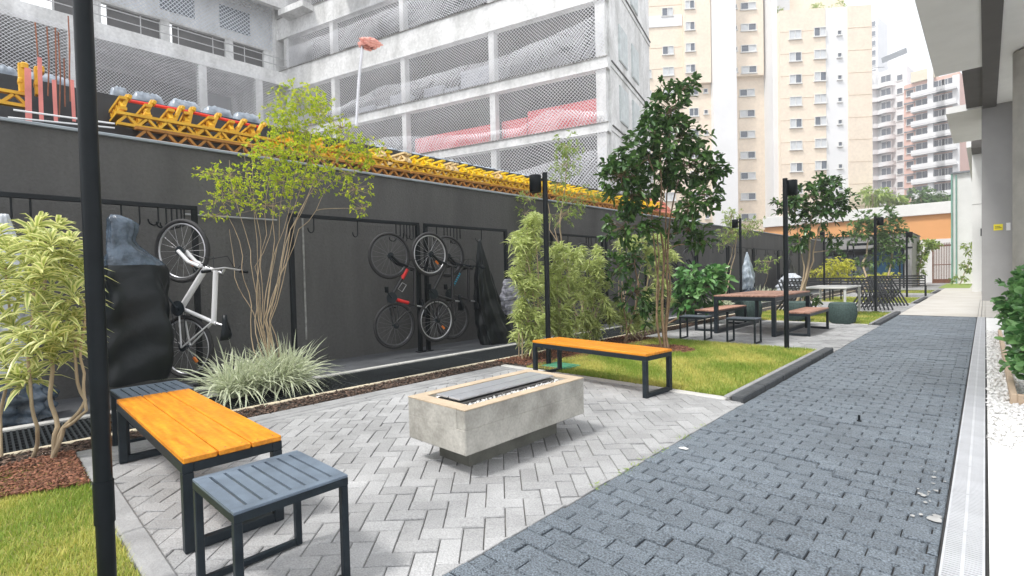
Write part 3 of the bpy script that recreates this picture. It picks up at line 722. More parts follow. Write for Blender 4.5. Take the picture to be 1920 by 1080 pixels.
# ------------------------------------------------------------------ benches, stools, tables
def loop_frame(parent, x, y0, y1, h, w, name='leg', mt=m_char):
    """a U-shaped end frame: two legs and a floor bar"""
    for yy in (y0+w/2, y1-w/2):
        q = MB(); q.bb(x-w/2, x+w/2, yy-w/2, yy+w/2, 0, h, bev=.003); q.build(name, mt, parent)
    q = MB(); q.bb(x-w/2+.002, x+w/2-.002, y0+w, y1-w, .002, w, bev=.003); q.build('floor_bar', mt, parent)
def plank_bench(label, loc, rz, L, W, H, n, wood, cat='bench', w=.05, th=.028, group=None, name='bench', axis='x', top_n=None):
    t = thing(name, label, cat, loc, rz, group); h = H-th
    q = MB()
    q.bb(-L/2, L/2, -W/2, -W/2+w, h-w, h, bev=.003); q.bb(-L/2, L/2, W/2-w, W/2, h-w, h, bev=.003)
    q.bb(-L/2, -L/2+w, -W/2+w, W/2-w, h-w, h, bev=.003); q.bb(L/2-w, L/2, -W/2+w, W/2-w, h-w, h, bev=.003)
    q.build('seat_frame' if cat != 'table' else 'apron', m_char, t)
    for s_ in (-1, 1): loop_frame(t, s_*(L/2-w/2), -W/2, W/2, h-w, w)
    for i in range(n):
        q = MB(); g_ = .0025; ww = W/n
        q.bb(-L/2-.004, L/2+.004, -W/2+i*ww+g_, -W/2+(i+1)*ww-g_, h, H+random.gauss(0, .0007), wood, bev=.005)
        for sx in (-1, 1):
            for k_ in (.25, .75): q.cyl((sx*(L/2-w*.5), -W/2+(i+k_)*ww, H-.004), .004, .0052, 8, m_rebar)
        o = q.build('plank', wood, t)
    return t
plank_bench('near bench with three bright orange planks between two slatted metal stools', (-3.41, .80, 0), R(-.5), 1.68, .43, .43, 3, m_orange, w=.045, name='bench')
plank_bench('bench with bright orange plank seat at the lawn corner behind the fire pit', (-3.11, 4.62, 0), R(-5.5), 1.57, .46, .43, 4, m_orange, w=.045, name='bench')

def metal_stool(label, loc, rz=0, L=.45, W=.42, H=.43, w=.028, slots=7):
    t = thing('stool', label, 'stool', loc, rz, 'slatted charcoal metal stools')
    q = MB(); h = H-.004
    # seat plate with slots running along x: strips between the slots plus the two ends
    e = .035; g_ = .011; ww = (W-2*.012)/(slots+1)
    q.bb(-L/2, -L/2+e, -W/2, W/2, h-.012, h, bev=.002); q.bb(L/2-e, L/2, -W/2, W/2, h-.012, h, bev=.002)
    for i in range(slots+1):
        a = -W/2+i*(W/(slots+1)); b = a+W/(slots+1)
        q.bb(-L/2+e, L/2-e, a+(g_/2 if i else 0), b-(g_/2 if i < slots else 0), h-.012, h-.0006)
    q.build('seat', m_slat, t)
    q = MB()
    q.bb(-L/2, L/2, -W/2, -W/2+w, h-.012-w, h-.012); q.bb(-L/2, L/2, W/2-w, W/2, h-.012-w, h-.012)
    q.bb(-L/2, -L/2+w, -W/2+w, W/2-w, h-.012-w, h-.012); q.bb(L/2-w, L/2, -W/2+w, W/2-w, h-.012-w, h-.012)
    q.build('seat_frame', m_char, t)
    for s_ in (-1, 1): loop_frame(t, s_*(L/2-w/2), -W/2, W/2, h-.012-w, w, mt=m_char)
    return t
metal_stool('nearest stool with slotted grey metal top, in front of the orange plank bench', (-2.065, .76, 0), R(1.0))
metal_stool('slotted grey metal stool at the far left end of the near orange bench', (-4.50, .84, 0), R(1.0))
metal_stool('left one of the two small metal stools before the picnic table', (-3.77, 8.75, 0), R(3), L=.46, W=.36, H=.42)
metal_stool('right one of the two small metal stools before the picnic table', (-2.94, 8.74, 0), R(2), L=.46, W=.36, H=.42)
t = plank_bench('picnic table with weathered reddish plank top and charcoal square legs', (-3.28, 10.95, 0), 0, 1.1, 2.45, .74, 9, m_teak, cat='table', w=.07, name='picnic_table')
plank_bench('weathered red plank bench at the path side of the picnic table', (-2.48, 10.85, 0), R(90), 1.5, .42, .43, 4, m_teak, name='bench', w=.045)
plank_bench('weathered red plank bench at the wall side of the picnic table', (-4.1, 10.85, 0), R(90), 1.75, .44, .43, 4, m_teak, name='bench', w=.045)

# pots
def pot(label, loc, s=1.0):
    t = thing('wicker_pot', label, 'pot', loc, 0, 'dark green wicker drum pots')
    q = MB(); q.lathe([(.0, 0), (.21, 0), (.235, .05), (.262, .17), (.27, .25), (.262, .35), (.24, .435), (.225, .455), (.20, .455), (.19, .42)], 40)
    for k_ in range(40):
        a = 2*math.pi*k_/40
        q.tube([(math.cos(a)*r_, math.sin(a)*r_, z_) for r_, z_ in ((.212, .01), (.238, .05), (.265, .17), (.273, .25), (.265, .35), (.243, .435))], .006, 4)
    q.build('body', m_wicker, t)
    q = MB(); q.lathe([(0, .425), (.2, .425), (.2, .43)], 24); q.build('lid', M('pale_green_lid', (.25, .30, .28), .5, .1, 5), t)
    t.scale = (s, s, s); return t
pot('wicker drum pot standing alone beside the path at the lawn corner', (-2.28, 12.93, 0))
pot('wicker drum pot behind the path side bench of the picnic table', (-3.2, 13.1, 0))
pot('wicker drum pot behind the wall side of the picnic table', (-4.15, 12.65, 0), 1.1)

# white table, slatted chairs and far benches
t = thing('white_table', 'white table with thin pale legs between the slatted black chairs', 'table', (-2.95, 15.4, 0))
q = MB(); q.bb(-.50, .50, -1.0, 1.0, .70, .74, bev=.008); q.build('tabletop', M('white_table_paint', (.62, .62, .60), .5, .08, 3), t)
for sx in (-1, 1):
    for sy in (-1, 1):
        q = MB(); q.bb(sx*.46-.025, sx*.46+.025, sy*.95-.025, sy*.95+.025, 0, .70); q.build('leg', MATS['white_table_paint'], t)
def slat_chair(label, loc, rz):
    t = thing('slatted_chair', label, 'chair', loc, rz, 'black slatted folding chairs on the patio')
    for nm, pa, pb, off in (('backrest', (-.30, .92), (.50, .03), 0), ('seat', (.12, .46), (-.50, .03), .045)):
        for i in range(8):
            yy = -.36+i*.1+off; q = MB(); q.bar((pa[0], yy, pa[1]), (pb[0], yy, pb[1]), .022, .045); q.build('slat', m_darkslat, t)
    q = MB(); q.tube([(.06, -.40, .50), (.06, .42, .50)], .014, 6); q.build('crossbar', m_darkslat, t)
    q = MB(); q.tube([(-.22, -.40, .84), (-.22, .42, .84)], .012, 6); q.build('crossbar', m_darkslat, t)
    return t
slat_chair('black slatted folding chair beside the second lamp post of the far patio', (-2.42, 17.6, 0), R(-58))
slat_chair('black slatted folding chair left of the white table near the multi stem tree', (-3.85, 15.6, 0), R(-50))
slat_chair('black slatted folding chair behind the one beside the lamp post', (-2.3, 19.6, 0), R(-50))
def back_bench(label, loc, rz, L=1.5):
    t = thing('garden_bench', label, 'bench', loc, rz, 'dark metal benches with slatted backs')
    q = MB()
    for i in range(4): q.bb(-L/2, L/2, -.2+i*.105, -.2+i*.105+.075, .42, .445)
    q.build('seat', m_darkslat, t)
    q = MB()
    for i in range(4): q.bb(-L/2, L/2, .215, .24, .5+i*.1, .56+i*.1)
    q.build('backrest', m_darkslat, t)
    for sx in (-1, 1):
        for sy in (-1, 1):
            q = MB(); x_ = sx*(L/2-.02); q.bb(x_-.02, x_+.02, sy*.21-.02, sy*.21+.02, 0, .42 if sy < 0 else .86); q.build('leg', m_black, t)
    return t
back_bench('dark bench with slatted back at the far patio beside the last lamp post', (-3.3, 22.0, 0), R(178), 1.9)
back_bench('dark bench with slatted back in front of the pavilion', (-2.7, 26.4, 0), R(180), 1.9)
back_bench('dark bench with slatted back partly behind the white table', (-4.9, 22.6, 0), R(178), 1.9)

# ------------------------------------------------------------------ fire pit
t = thing('fire_pit', 'rectangular raw concrete fire pit with a steel lid and white gravel', 'fire pit', (-2.5, 2.51, 0))
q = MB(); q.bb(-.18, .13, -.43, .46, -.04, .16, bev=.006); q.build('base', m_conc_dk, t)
q = MB(); T_ = .075; X0, X1, Y0, Y1 = -.285, .285, -.595, .60
q.bb(X0, X1, Y0, Y1, .145, .30, bev=.006)
q.bb(X0, X0+T_, Y0, Y1, .296, .412, bev=.004); q.bb(X1-T_, X1, Y0, Y1, .296, .412, bev=.004)
q.bb(X0+T_, X1-T_, Y0, Y0+T_+.02, .296, .4118); q.bb(X0+T_, X1-T_, Y1-T_-.02, Y1, .296, .4118)
q.build('basin', m_conc, t)
q = MB()
q.bb(X0-.001, X0+T_, Y0-.001, Y1+.001, .412, .420, bev=.002); q.bb(X1-T_, X1+.001, Y0-.001, Y1+.001, .412, .420, bev=.002)
q.bb(X0+T_, X1-T_, Y0-.001, Y0+T_+.02, .412, .4198); q.bb(X0+T_, X1-T_, Y1-T_-.02, Y1+.001, .412, .4198)
q.build('rim', m_concrim, t)
q = MB(); q.bb(-.115, .10, -.46, .44, .33, .405, m=M('burner_tray_steel', (.16, .155, .15), .4, .3, 6, metal=.5)); q.bb(-.125, .112, -.47, .455, .405, .413, m=MATS['burner_tray_steel'])
q.build('burner_tray', None, t)
q = MB(); q.bb(-.13, -.012, -.48, .46, .425, .437, bev=.002); q.bb(-.002, .105, -.48, .46, .425, .437, bev=.002); q.build('lid', M('pale_steel_lid', (.42, .43, .45), .35, .15, 4, metal=.4), t)
pp = [(random.uniform(X0+T_, X1-T_), random.uniform(Y0+.09, Y1-.09), .385) for _ in range(2200)]
gr = chips('gravel', pp, .02, m_peb, .7, .012); gr.parent = t

# ------------------------------------------------------------------ lamp posts
def lamp(label, loc, side, h=2.58, head=True, r=.034):
    t = thing('lamp_post', label, 'lamp post', loc, 0, 'black garden lamp posts')
    q = MB(); q.cyl((0, 0, .01), r, h, 16); q.build('post', m_black, t)
    q = MB(); q.cyl((0, 0, 0.0), r*2.4, .014, 20); q.build('base_plate', m_black, t)
    for k_ in range(4):
        q = MB(); q.cyl((math.cos(k_*1.57+.78)*r*1.9, math.sin(k_*1.57+.78)*r*1.9, .014), .007, .014, 6); q.build('bolt', m_alu, t)
    if head:
        sx, sy = side
        q = MB(); q.bb(-.012, .012, -.012, .012, h-.09, h-.06); q.bar((0, 0, h-.08), (sx*.11, sy*.11, h-.08), .03); q.build('bracket', m_black, t)
        q = MB(); q.lathe([(0, h-.02), (.075, h-.02), (.078, h-.03), (.078, h-.24), (.066, h-.24), (.06, h-.14), (0, h-.14)], 24, c=(sx*.14, sy*.14, 0)); hd = q.build('lamp_head', m_black, t)
        q = MB(); q.lathe([(0, h-.2), (.05, h-.2), (.05, h-.195)], 16, c=(sx*.14, sy*.14, 0)); q.build('lens', M('frosted_lens', (.7, .7, .68), .4, .05, 3), hd)
    return t
rt = (float(_R0[0]), float(_R0[1]))
l0 = lamp('nearest black lamp post, standing on the lawn left of the orange bench', tuple(gz(203, 1125)), (-rt[0], -rt[1]), 2.62, True, .0295)
q = MB(); q.cyl((0, 0, .30), .033, .16, 16); q.build('collar', m_black, l0)
lamp('black lamp post in the variegated hedge behind the orange bench', (-4.18, 5.09, 0), (-rt[0]*.9, -rt[1]*.9), 2.53)
lamp('black lamp post at the corner of the lawn in front of the picnic table', (-2.18, 8.31, 0), (rt[0]*.7, rt[1]*.7), 2.56)
lamp('black lamp post beside the slatted folding chairs and wicker pot', (-2.19, 16.84, 0), (rt[0], rt[1]), 2.6)
lamp('black lamp post on the far patio near the slatted back benches', (-2.28, 25.4, 0), (rt[0], rt[1]), 2.62)
lamp('black lamp post behind the picnic table near the bike racks', (-4.78, 14.02, 0), (-rt[0], -rt[1]), 2.6)
lamp('black lamp post beside the golden yellow shrub', (-4.32, 21.34, 0), (-rt[0]*.5, -rt[1]*.5), 2.6)

# ------------------------------------------------------------------ plants
DENS = 1.0
def sph(n):
    v = rng.normal(size=(n, 3)); return v/np.linalg.norm(v, axis=1)[:, None]
def crown(bag, c, rad, n, L, W, cl=9, droop=.3, nseg=2, up=.25, tw=None, twr=.004):
    """n leaves in tufts spread through an ellipsoid; tw collects twigs"""
    c = np.array(c, float); rad = np.array(rad, float); k_ = max(1, int(n*DENS)//cl)
    cen = sph(k_)*(rng.random(k_)**.45)[:, None]*rad
    if tw is not None:
        for e in cen[:: max(1, k_//22)]: tw.tube([c+e*.02, c+e*.5+rng.normal(0, .03, 3)*rad, c+e], twr, 4, None, twr*.4)
    out = cen/np.maximum(.05, np.linalg.norm(cen, axis=1))[:, None]
    P = np.repeat(c+cen, cl, axis=0); D = np.repeat(out, cl, axis=0)*.7+sph(k_*cl)*.9; D[:, 2] += up
    P = P+sph(len(P))*L*.25
    bag.add(leaves(P, D, L*rng.uniform(.6, 1.25, len(P)), W*rng.uniform(.7, 1.2, len(P)), droop, nseg, prof=[.12, .8, 1.0, .42] if nseg == 3 else None))
def curve(a, b, n=6, wob=.05, sag=0):
    a = np.array(a, float); b = np.array(b, float); d = np.linalg.norm(b-a); out = []
    o1 = rng.normal(0, wob, 3)*d; o2 = rng.normal(0, wob*.6, 3)*d
    for i in range(n+1):
        t_ = i/n; out.append(a+(b-a)*t_+o1*math.sin(math.pi*t_)+o2*math.sin(2*math.pi*t_)+np.array([0, 0, sag*math.sin(math.pi*t_)]))
    return out
def tree(name, label, cat, loc, stems, clumps, lm, bm, L, W, cl=9, droop=.3, nseg=2, group=None, up=.25, br=.012, twr=.004, crown_name='crown'):
    """clumps in world coords: (x,y,z,rx,ry,rz,n)"""
    t = thing(name, label, cat, loc, 0, group); lo = np.array(loc, float)
    tb = MB(); ends = []
    for st in stems:
        pts, r0, r1 = st; pts = [np.array(p)-lo for p in pts]; sm = []
        for i in range(len(pts)-1): sm += curve(pts[i], pts[i+1], 5, .03)[:-1]
        sm.append(pts[-1]); tb.tube(sm, r0, 7, None, r1); ends += sm[len(sm)//3:]
    bag = LeafBag()
    for cpt in clumps:
        c = np.array(cpt[:3])-lo; rad = cpt[3:6]; n_ = int(cpt[6])
        if len(ends):
            e = min(ends, key=lambda p: np.linalg.norm(p-c)+.4*max(0, p[2]-c[2]))
            if np.linalg.norm(e-c) > .1: tb.tube(curve(e, c, 5, .06), br, 5, None, br*.45)
        crown(bag, c, rad, n_, L, W, cl, droop, nseg, up, tb, twr)
    tb.build('trunk', bm, t); bag.build(crown_name, lm, t)
    return t
def pc(px, py, d, rpx, rpy=None, n=100, rd=None):
    """clump centred on the tree's own depth, size given in photograph pixels at that depth"""
    p = at(px, py, d); s_ = d/FPX; rpy = rpy or rpx
    return (*p, rpx*s_, rpx*s_ if rd is None else rd, rpy*s_, n)

DENS = 1.45
# glossy dark tree beside the bench
d1 = depth(-3.64, 7.3); b1 = (-3.64, 7.3, 0)
def A(px, py, dd=0, d=d1): return at(px, py, d+dd)
st1 = [([b1, A(1243, 520), A(1237, 400), A(1240, 250)], .026, .008), ([(-3.60, 7.33, 0), A(1250, 520, .05), A(1262, 380, .1), A(1282, 300, .1)], .02, .008),
       ([(-3.68, 7.28, 0), A(1236, 540, -.05), A(1222, 400, -.1), A(1190, 330, -.1)], .017, .006), ([(-3.66, 7.36, 0), A(1248, 470, .1), A(1252, 330, .15), A(1268, 190, .1)], .015, .006),
       ([(-3.66, 7.24, 0), A(1236, 480, -.08), A(1246, 360, -.1), A(1215, 290, -.15)], .013, .006)]
cl1 = [pc(1283, 165, d1, 26, 22, 90), pc(1255, 205, d1, 42, 34, 190), pc(1235, 255, d1, 60, 38, 330), pc(1280, 260, d1+.3, 50, 40, 240), pc(1215, 300, d1, 70, 38, 380), pc(1290, 310, d1, 55, 42, 300),
       pc(1165, 330, d1-.2, 45, 32, 210), pc(1185, 365, d1, 50, 30, 210), pc(1235, 335, d1+.4, 60, 35, 260), pc(1330, 320, d1, 35, 32, 110), pc(1320, 365, d1-.1, 32, 40, 130), pc(1295, 385, d1-.3, 28, 40, 130),
       pc(1170, 425, d1, 48, 30, 150), pc(1215, 420, d1-.2, 28, 35, 80), pc(1290, 430, d1+.1, 36, 30, 120), pc(1320, 455, d1, 26, 22, 70), pc(1150, 300, d1, 22, 16, 50), pc(1240, 160, d1, 16, 14, 24)]
tree('glossy_tree', 'tallest multi stem tree with glossy dark leaves on the lawn by the bench', 'tree', b1, st1, cl1, l_dark, m_barkred, .125, .06, 7, .25, 3, up=.2, br=.01)
# dark low foliage by its foot, seen against the variegated hedge
d1b = depth(-4.55, 7.6)
DENS = .9
tree('glossy_shrub', 'glossy dark green shrub growing within the variegated hedge', 'shrub', (-4.55, 7.6, 0), [([(-4.55, 7.6, 0), at(1195, 560, d1b), at(1190, 480, d1b)], .02, .01), ([(-4.5, 7.6, 0), at(1165, 540, d1b)], .015, .008)],
     [pc(1190, 545, d1b, 50, 45, 260), pc(1185, 480, d1b, 40, 25, 120), pc(1160, 500, d1b, 30, 30, 100), pc(1215, 590, d1b, 30, 25, 60), pc(1205, 455, d1b, 30, 16, 60)], l_dark, m_barkred, .14, .065, 7, .3, 3)
DENS = 1.7
# big leaved bush further along the strip
dd = depth(-5.4, 11.0)
tree('rubber_plant', 'low bush with broad glossy green leaves behind the small stools', 'shrub', (-5.4, 11.0, 0), [([(-5.4, 11, 0), at(1310, 560, dd)], .03, .015)],
     [pc(1320, 540, dd, 42, 34, 200), pc(1290, 560, dd, 28, 24, 100), pc(1300, 520, dd, 30, 22, 90), pc(1345, 520, dd, 22, 22, 50)], M('x', (0, 0, 0)) if False else l_bush, m_barkred, .22, .11, 6, .3, 3)

DENS = 1.75
# lime coloured multi-stem tree by the wall
b2 = (-5.75, 2.2, 0); d2 = depth(*b2)
st2 = []
for (bx, mx_, my_, ex, ey) in ((470, 455, 480, 415, 350), (478, 470, 470, 430, 300), (485, 482, 450, 470, 260), (490, 500, 440, 500, 250), (495, 515, 450, 530, 240), (500, 520, 460, 560, 300), (505, 545, 430, 610, 300), (508, 560, 400, 650, 280), (498, 540, 420, 585, 220), (488, 478, 500, 520, 330), (500, 560, 430, 625, 340), (480, 440, 520, 430, 430)):
  for _k in range(2 if bx % 2 else 1):
    dj = random.uniform(-.25, .25); mx_ += random.uniform(-9, 9)*_k; ex += random.uniform(-22, 22)*_k; ey += random.uniform(-20, 40)*_k
    st2.append(([np.array(b2)+np.array([random.uniform(-.1, .1), (bx-490)*.004, 0]), at(bx, 600, d2+dj*.3), at(mx_, my_, d2+dj*.6), at(ex, ey, d2+dj)], .0066, .0022))
_pc = pc
def pc(px, py, d, rpx, rpy=None, n=100, rd=None): return _pc(px, py, d, rpx*PCS, (rpy or rpx)*PCS, n, rd)
PCS = 1.22
cl2 = [pc(560, 190, d2, 42, 30, 520), pc(600, 205, d2, 28, 26, 260), pc(530, 225, d2, 34, 34, 380), pc(575, 245, d2+.2, 50, 36, 620), pc(530, 285, d2, 52, 34, 560), pc(590, 290, d2, 50, 34, 480), pc(500, 300, d2-.1, 40, 28, 300),
       pc(520, 340, d2, 55, 26, 480), pc(580, 335, d2, 50, 26, 360), pc(430, 330, d2-.1, 40, 22, 240), pc(395, 325, d2, 28, 16, 110), pc(445, 360, d2, 34, 20, 190), pc(415, 375, d2, 30, 18, 100), pc(655, 270, d2, 36, 26, 330),
       pc(690, 285, d2+.1, 30, 22, 240), pc(650, 325, d2, 40, 18, 160), pc(665, 355, d2, 30, 18, 110), pc(680, 390, d2, 22, 16, 70), pc(400, 405, d2, 28, 12, 60), pc(500, 385, d2, 60, 18, 160), pc(640, 240, d2+.2, 26, 20, 120)]
tree('lime_tree', 'slender multi stem tree with small lime yellow leaves against the wall', 'tree', b2, st2, cl2, l_yel, m_bark, .036, .019, 6, .2, 2, br=.004, twr=.0022, up=.3)

DENS = 1.5
PCS = 1.0
# paler small trees behind
dd = depth(-6.0, 8.6)
def A4(px, py): return at(px, py, dd)
tree('slender_tree', 'slender tree with feathery green crown above the variegated hedge', 'tree', (-6.0, 8.6, 0),
     [([(-6.0, 8.6, 0), A4(1050, 430), A4(1060, 350), A4(1062, 280)], .02, .006), ([(-6.0, 8.65, 0), A4(1040, 430), A4(1085, 360)], .015, .005), ([(-6.02, 8.6, 0), A4(1030, 430), A4(1025, 370)], .015, .004)],
     [pc(1062, 275, dd, 34, 28, 420), pc(1055, 310, dd, 34, 24, 320), pc(1045, 345, dd, 26, 22, 140), pc(1085, 375, dd, 46, 30, 380), pc(1055, 400, dd, 40, 24, 220), pc(990, 375, dd, 32, 18, 120), pc(985, 400, dd, 20, 24, 70), pc(1120, 360, dd, 22, 18, 80)], l_pale, m_bark, .07, .02, 9, .3, 2, br=.006, twr=.003)
dd = depth(-6.0, 15.6)
tree('slender_tree', 'slender pale green tree behind the picnic table near the wall', 'tree', (-6.0, 15.6, 0), [([(-6, 15.6, 0), at(1378, 480, dd), at(1375, 420, dd)], .02, .006), ([(-5.98, 15.6, 0), at(1372, 480, dd), at(1400, 410, dd)], .012, .005)],
     [pc(1372, 405, dd, 22, 18, 260), pc(1370, 435, dd, 28, 18, 260), pc(1400, 430, dd, 28, 16, 200), pc(1415, 415, dd, 22, 12, 90), pc(1360, 455, dd, 20, 14, 90)], l_pale, m_bark, .10, .03, 9, .3, 2, br=.008, twr=.004)
dd = depth(-6.3, 19.5)
tree('slender_tree', 'small thin sapling beside the posts of the far bike rack', 'tree', (-6.3, 20.5, 0), [([(-6.3, 20.5, 0), at(1440, 500, dd)], .015, .006)], [pc(1445, 490, dd, 24, 10, 60), pc(1430, 508, dd, 16, 8, 40)], l_pale, m_bark, .13, .05, 6, .3, 2)
# second glossy tree
dd = depth(-3.5, 13.9)
tree('glossy_tree', 'multi stem tree with glossy leaves right behind the picnic table', 'tree', (-3.5, 13.9, 0),
     [([(-3.5, 13.9, 0), at(1515, 500, dd), at(1520, 420, dd), at(1530, 360, dd)], .035, .01), ([(-3.45, 13.9, 0), at(1525, 490, dd), at(1540, 400, dd)], .03, .01), ([(-3.55, 13.95, 0), at(1508, 500, dd), at(1490, 410, dd)], .022, .008)],
     [pc(1545, 345, dd, 28, 20, 170), pc(1520, 370, dd, 40, 24, 230), pc(1570, 375, dd, 32, 22, 160), pc(1490, 385, dd, 34, 20, 130), pc(1545, 400, dd, 44, 22, 200), pc(1510, 420, dd, 36, 22, 110), pc(1498, 455, dd, 18, 14, 70), pc(1470, 375, dd, 18, 16, 40), pc(1560, 470, dd, 18, 20, 40), pc(1520, 560, dd, 12, 14, 30), pc(1555, 440, dd, 24, 16, 40)],
     l_dark, m_bark, .15, .075, 7, .25, 3, br=.014)
dd = depth(-4.0, 30)
tree('glossy_tree', 'dark leaved tree rising between the two far lamp posts', 'tree', (-4.2, 28.5, 0), [([(-4.2, 28.5, 0), at(1625, 480, dd), at(1630, 430, dd)], .05, .02)],
     [pc(1630, 410, dd, 22, 14, 120), pc(1612, 430, dd, 24, 16, 140), pc(1640, 435, dd, 22, 22, 140), pc(1600, 445, dd, 12, 10, 50), pc(1620, 500, dd, 16, 20, 90)], l_far, m_bark, .24, .11, 7, .25, 2, br=.02)
tree('glossy_tree', 'dark leaved tree with pointed crown in front of the apricot wall', 'tree', (-3.4, 28.5, 0), [([(-3.4, 28.5, 0), at(1672, 490, dd), at(1668, 430, dd)], .05, .02)],
     [pc(1667, 400, dd, 12, 12, 70), pc(1668, 425, dd, 22, 18, 170), pc(1680, 450, dd, 26, 18, 170), pc(1655, 460, dd, 20, 20, 120), pc(1670, 485, dd, 28, 16, 120), pc(1697, 435, dd, 10, 10, 30)], l_far, m_bark, .24, .11, 7, .25, 2, br=.02)
dd = depth(-3.0, 40)
tree('climber', 'light green climbing plant arching over the post left of the gate', 'climber', (-3.0, 40, 0), [([(-3.0, 40, 0), at(1728, 480, dd), at(1745, 460, dd)], .05, .03)],
     [pc(1737, 458, dd, 16, 8, 160), pc(1728, 475, dd, 12, 14, 140), pc(1725, 505, dd, 9, 14, 90), pc(1750, 458, dd, 10, 6, 60)], l_pale, m_bark, .25, .12, 7, .3, 2)
dd = depth(-1.35, 42)
tree('shrub', 'yellow green shrub in front of the gate at the white wall', 'shrub', (-1.2, 42, 0), [([(-1.2, 42, 0), at(1815, 500, dd)], .03, .02)],
     [pc(1814, 498, dd, 9, 10, 90), pc(1812, 458, dd, 12, 6, 50), pc(1800, 523, dd, 14, 5, 60), pc(1818, 470, dd, 6, 12, 30)], l_pale, m_bark, .22, .1, 7)
dd = depth(-6.6, 31)
tree('golden_shrub', 'bright golden yellow bush before the pavilion', 'shrub', (-6.4, 31, 0), [([(-6.4, 31, 0), at(1570, 520, dd)], .04, .02)],
     [pc(1572, 497, dd, 22, 16, 420), pc(1590, 500, dd, 16, 14, 260), pc(1555, 510, dd, 22, 14, 320), pc(1535, 510, dd, 18, 12, 200), pc(1575, 520, dd, 28, 8, 260)], l_gold, m_bark, .16, .06, 9)
dd = depth(-5.2, 33)
tree('low_hedge', 'low yellow green planting under the pavilion windows', 'hedge', (-4.6, 33, 0), [([(-4.6, 33, 0), (-4.6, 33, .4)], .03, .02)],
     [pc(1650, 518, dd, 18, 5, 160), pc(1620, 520, dd, 14, 5, 120), pc(1670, 516, dd, 14, 5, 120), pc(1635, 525, dd, 30, 4, 160)], l_gold, m_bark, .16, .06, 9)
# right-hand bush in its timber edged bed
q = MB(); q.bb(.155, .20, 6.05, 12, -.03, .09, bev=.006); q.bb(.2, .9, 6.05, 6.10, -.03, .088, bev=.006)
tag(q.build('timber_edging', m_timber), 'tan timber edging board round the bed of the round leaved bush', 'edging')
tree('round_leaf_bush', 'bush with thick round glossy leaves at the right edge over pebbles', 'shrub', (.45, 7.0, 0),
     [([(.45, 6.6, 0), (.42, 6.6, .5)], .02, .008), ([(.4, 7.6, 0), (.38, 7.6, .6)], .02, .008), ([(.5, 8.6, 0), (.45, 8.6, .7)], .02, .008)],
     [(.33, 6.7, .40, .20, .35, .30, 220), (.31, 7.5, .62, .2, .4, .35, 240), (.34, 8.6, .8, .22, .5, .35, 240), (.42, 6.5, .42, .24, .4, .34, 300), (.44, 7.1, .60, .25, .45, .36, 340), (.45, 7.8, .72, .26, .5, .38, 340), (.5, 8.6, .80, .28, .5, .4, 300), (.55, 9.5, .8, .3, .6, .4, 260), (.62, 6.4, .35, .2, .3, .3, 120)], l_bush, m_barkred, .085, .07, 6, .15, 3, up=.35)

# variegated long-leaf shrubs
def rosette(bag, c, ax, n, L, W, droop=.55):
    ax = np.array(ax, float); ax /= np.linalg.norm(ax); u = np.cross(ax, [0.3, .2, 1.0]) if abs(ax[2]) < .9 else np.cross(ax, [1, 0, 0.0]); u /= np.linalg.norm(u); v = np.cross(ax, u)
    i = np.arange(n); a = i*2.4+rng.uniform(0, 6); el = np.radians(82-75*(i/n)**.8+rng.normal(0, 6, n))
    D = np.cos(el)[:, None]*(np.cos(a)[:, None]*u+np.sin(a)[:, None]*v)+np.sin(el)[:, None]*ax
    P = np.array(c)-ax*(i/n*L*.55)[:, None]
    bag.add(leaves(P, D, L*rng.uniform(.8, 1.25, n)*(0.6+.4*np.minimum(1, i/n*3)), W, droop, 3, .22))
def draco(label, loc, stems, rosts, L, W, lm, n=24, group=None, name='variegated_shrub', bm=None):
    t = thing(name, label, 'shrub', loc, 0, group); lo = np.array(loc, float); tb = MB()
    for pts, r0, r1 in stems:
        pts = [np.array(p)-lo for p in pts]; sm = []
        for i in range(len(pts)-1): sm += curve(pts[i], pts[i+1], 5, .03)[:-1]
        sm.append(pts[-1]); tb.tube(sm, r0, 7, None, r1)
    tb.build('trunk', bm or m_bark, t); bag = LeafBag()
    for (c, ax) in rosts: rosette(bag, np.array(c)-lo, ax, n, L, W)
    bag.build('foliage', lm, t); return t
# nearest, at the left edge
b3 = (-4.62, .28, 0); d3 = depth(*b3)
ro = []
for (px, py, dj) in ((-6, 432, -.1), (75, 415, 0), (95, 445, -.1), (55, 460, .1), (130, 450, 0), (35, 480, 0), (80, 490, -.2), (120, 490, 0), (150, 495, .1), (15, 455, .2), (60, 520, -.2), (100, 530, -.1), (140, 540, -.05), (25, 545, 0), (75, 560, -.1),
                     (115, 575, -.1), (145, 590, 0), (50, 590, .05), (20, 600, .1), (90, 610, -.2), (125, 620, -.1), (65, 640, -.1), (100, 650, 0), (35, 655, 0), (140, 640, .1), (80, 470, .3), (110, 420, .2), (60, 440, -.1), (45, 625, -.2), (90, 585, .2),
                     (125, 520, .25), (10, 505, .15), (-15, 480, 0), (-20, 560, 0), (70, 545, .3), (155, 560, .2), (30, 700, 0), (60, 690, .05), (10, 660, .1), (-20, 640, .1), (95, 500, .35), (40, 500, .3)):
    ro.append((at(px, py, d3+dj), (random.uniform(-.5, .5), random.uniform(-.5, .5), 1.0)))
s3 = [([b3, at(108, 800, d3), at(95, 730, d3), at(90, 640, d3), at(85, 450, d3)], .016, .009), ([b3, at(120, 800, d3), at(160, 750, d3), at(140, 660, d3), at(125, 560, d3)], .014, .007), ([b3, at(118, 802, d3), at(162, 770, d3), at(158, 700, d3), at(155, 560, d3)], .013, .007),
      ([(-4.85, .20, 0), at(70, 800, d3), at(55, 700, d3), at(60, 520, d3)], .013, .008), ([(-5.0, .05, 0), at(0, 780, d3+.2), at(18, 700, d3+.1), at(10, 500, d3+.1)], .013, .007)]
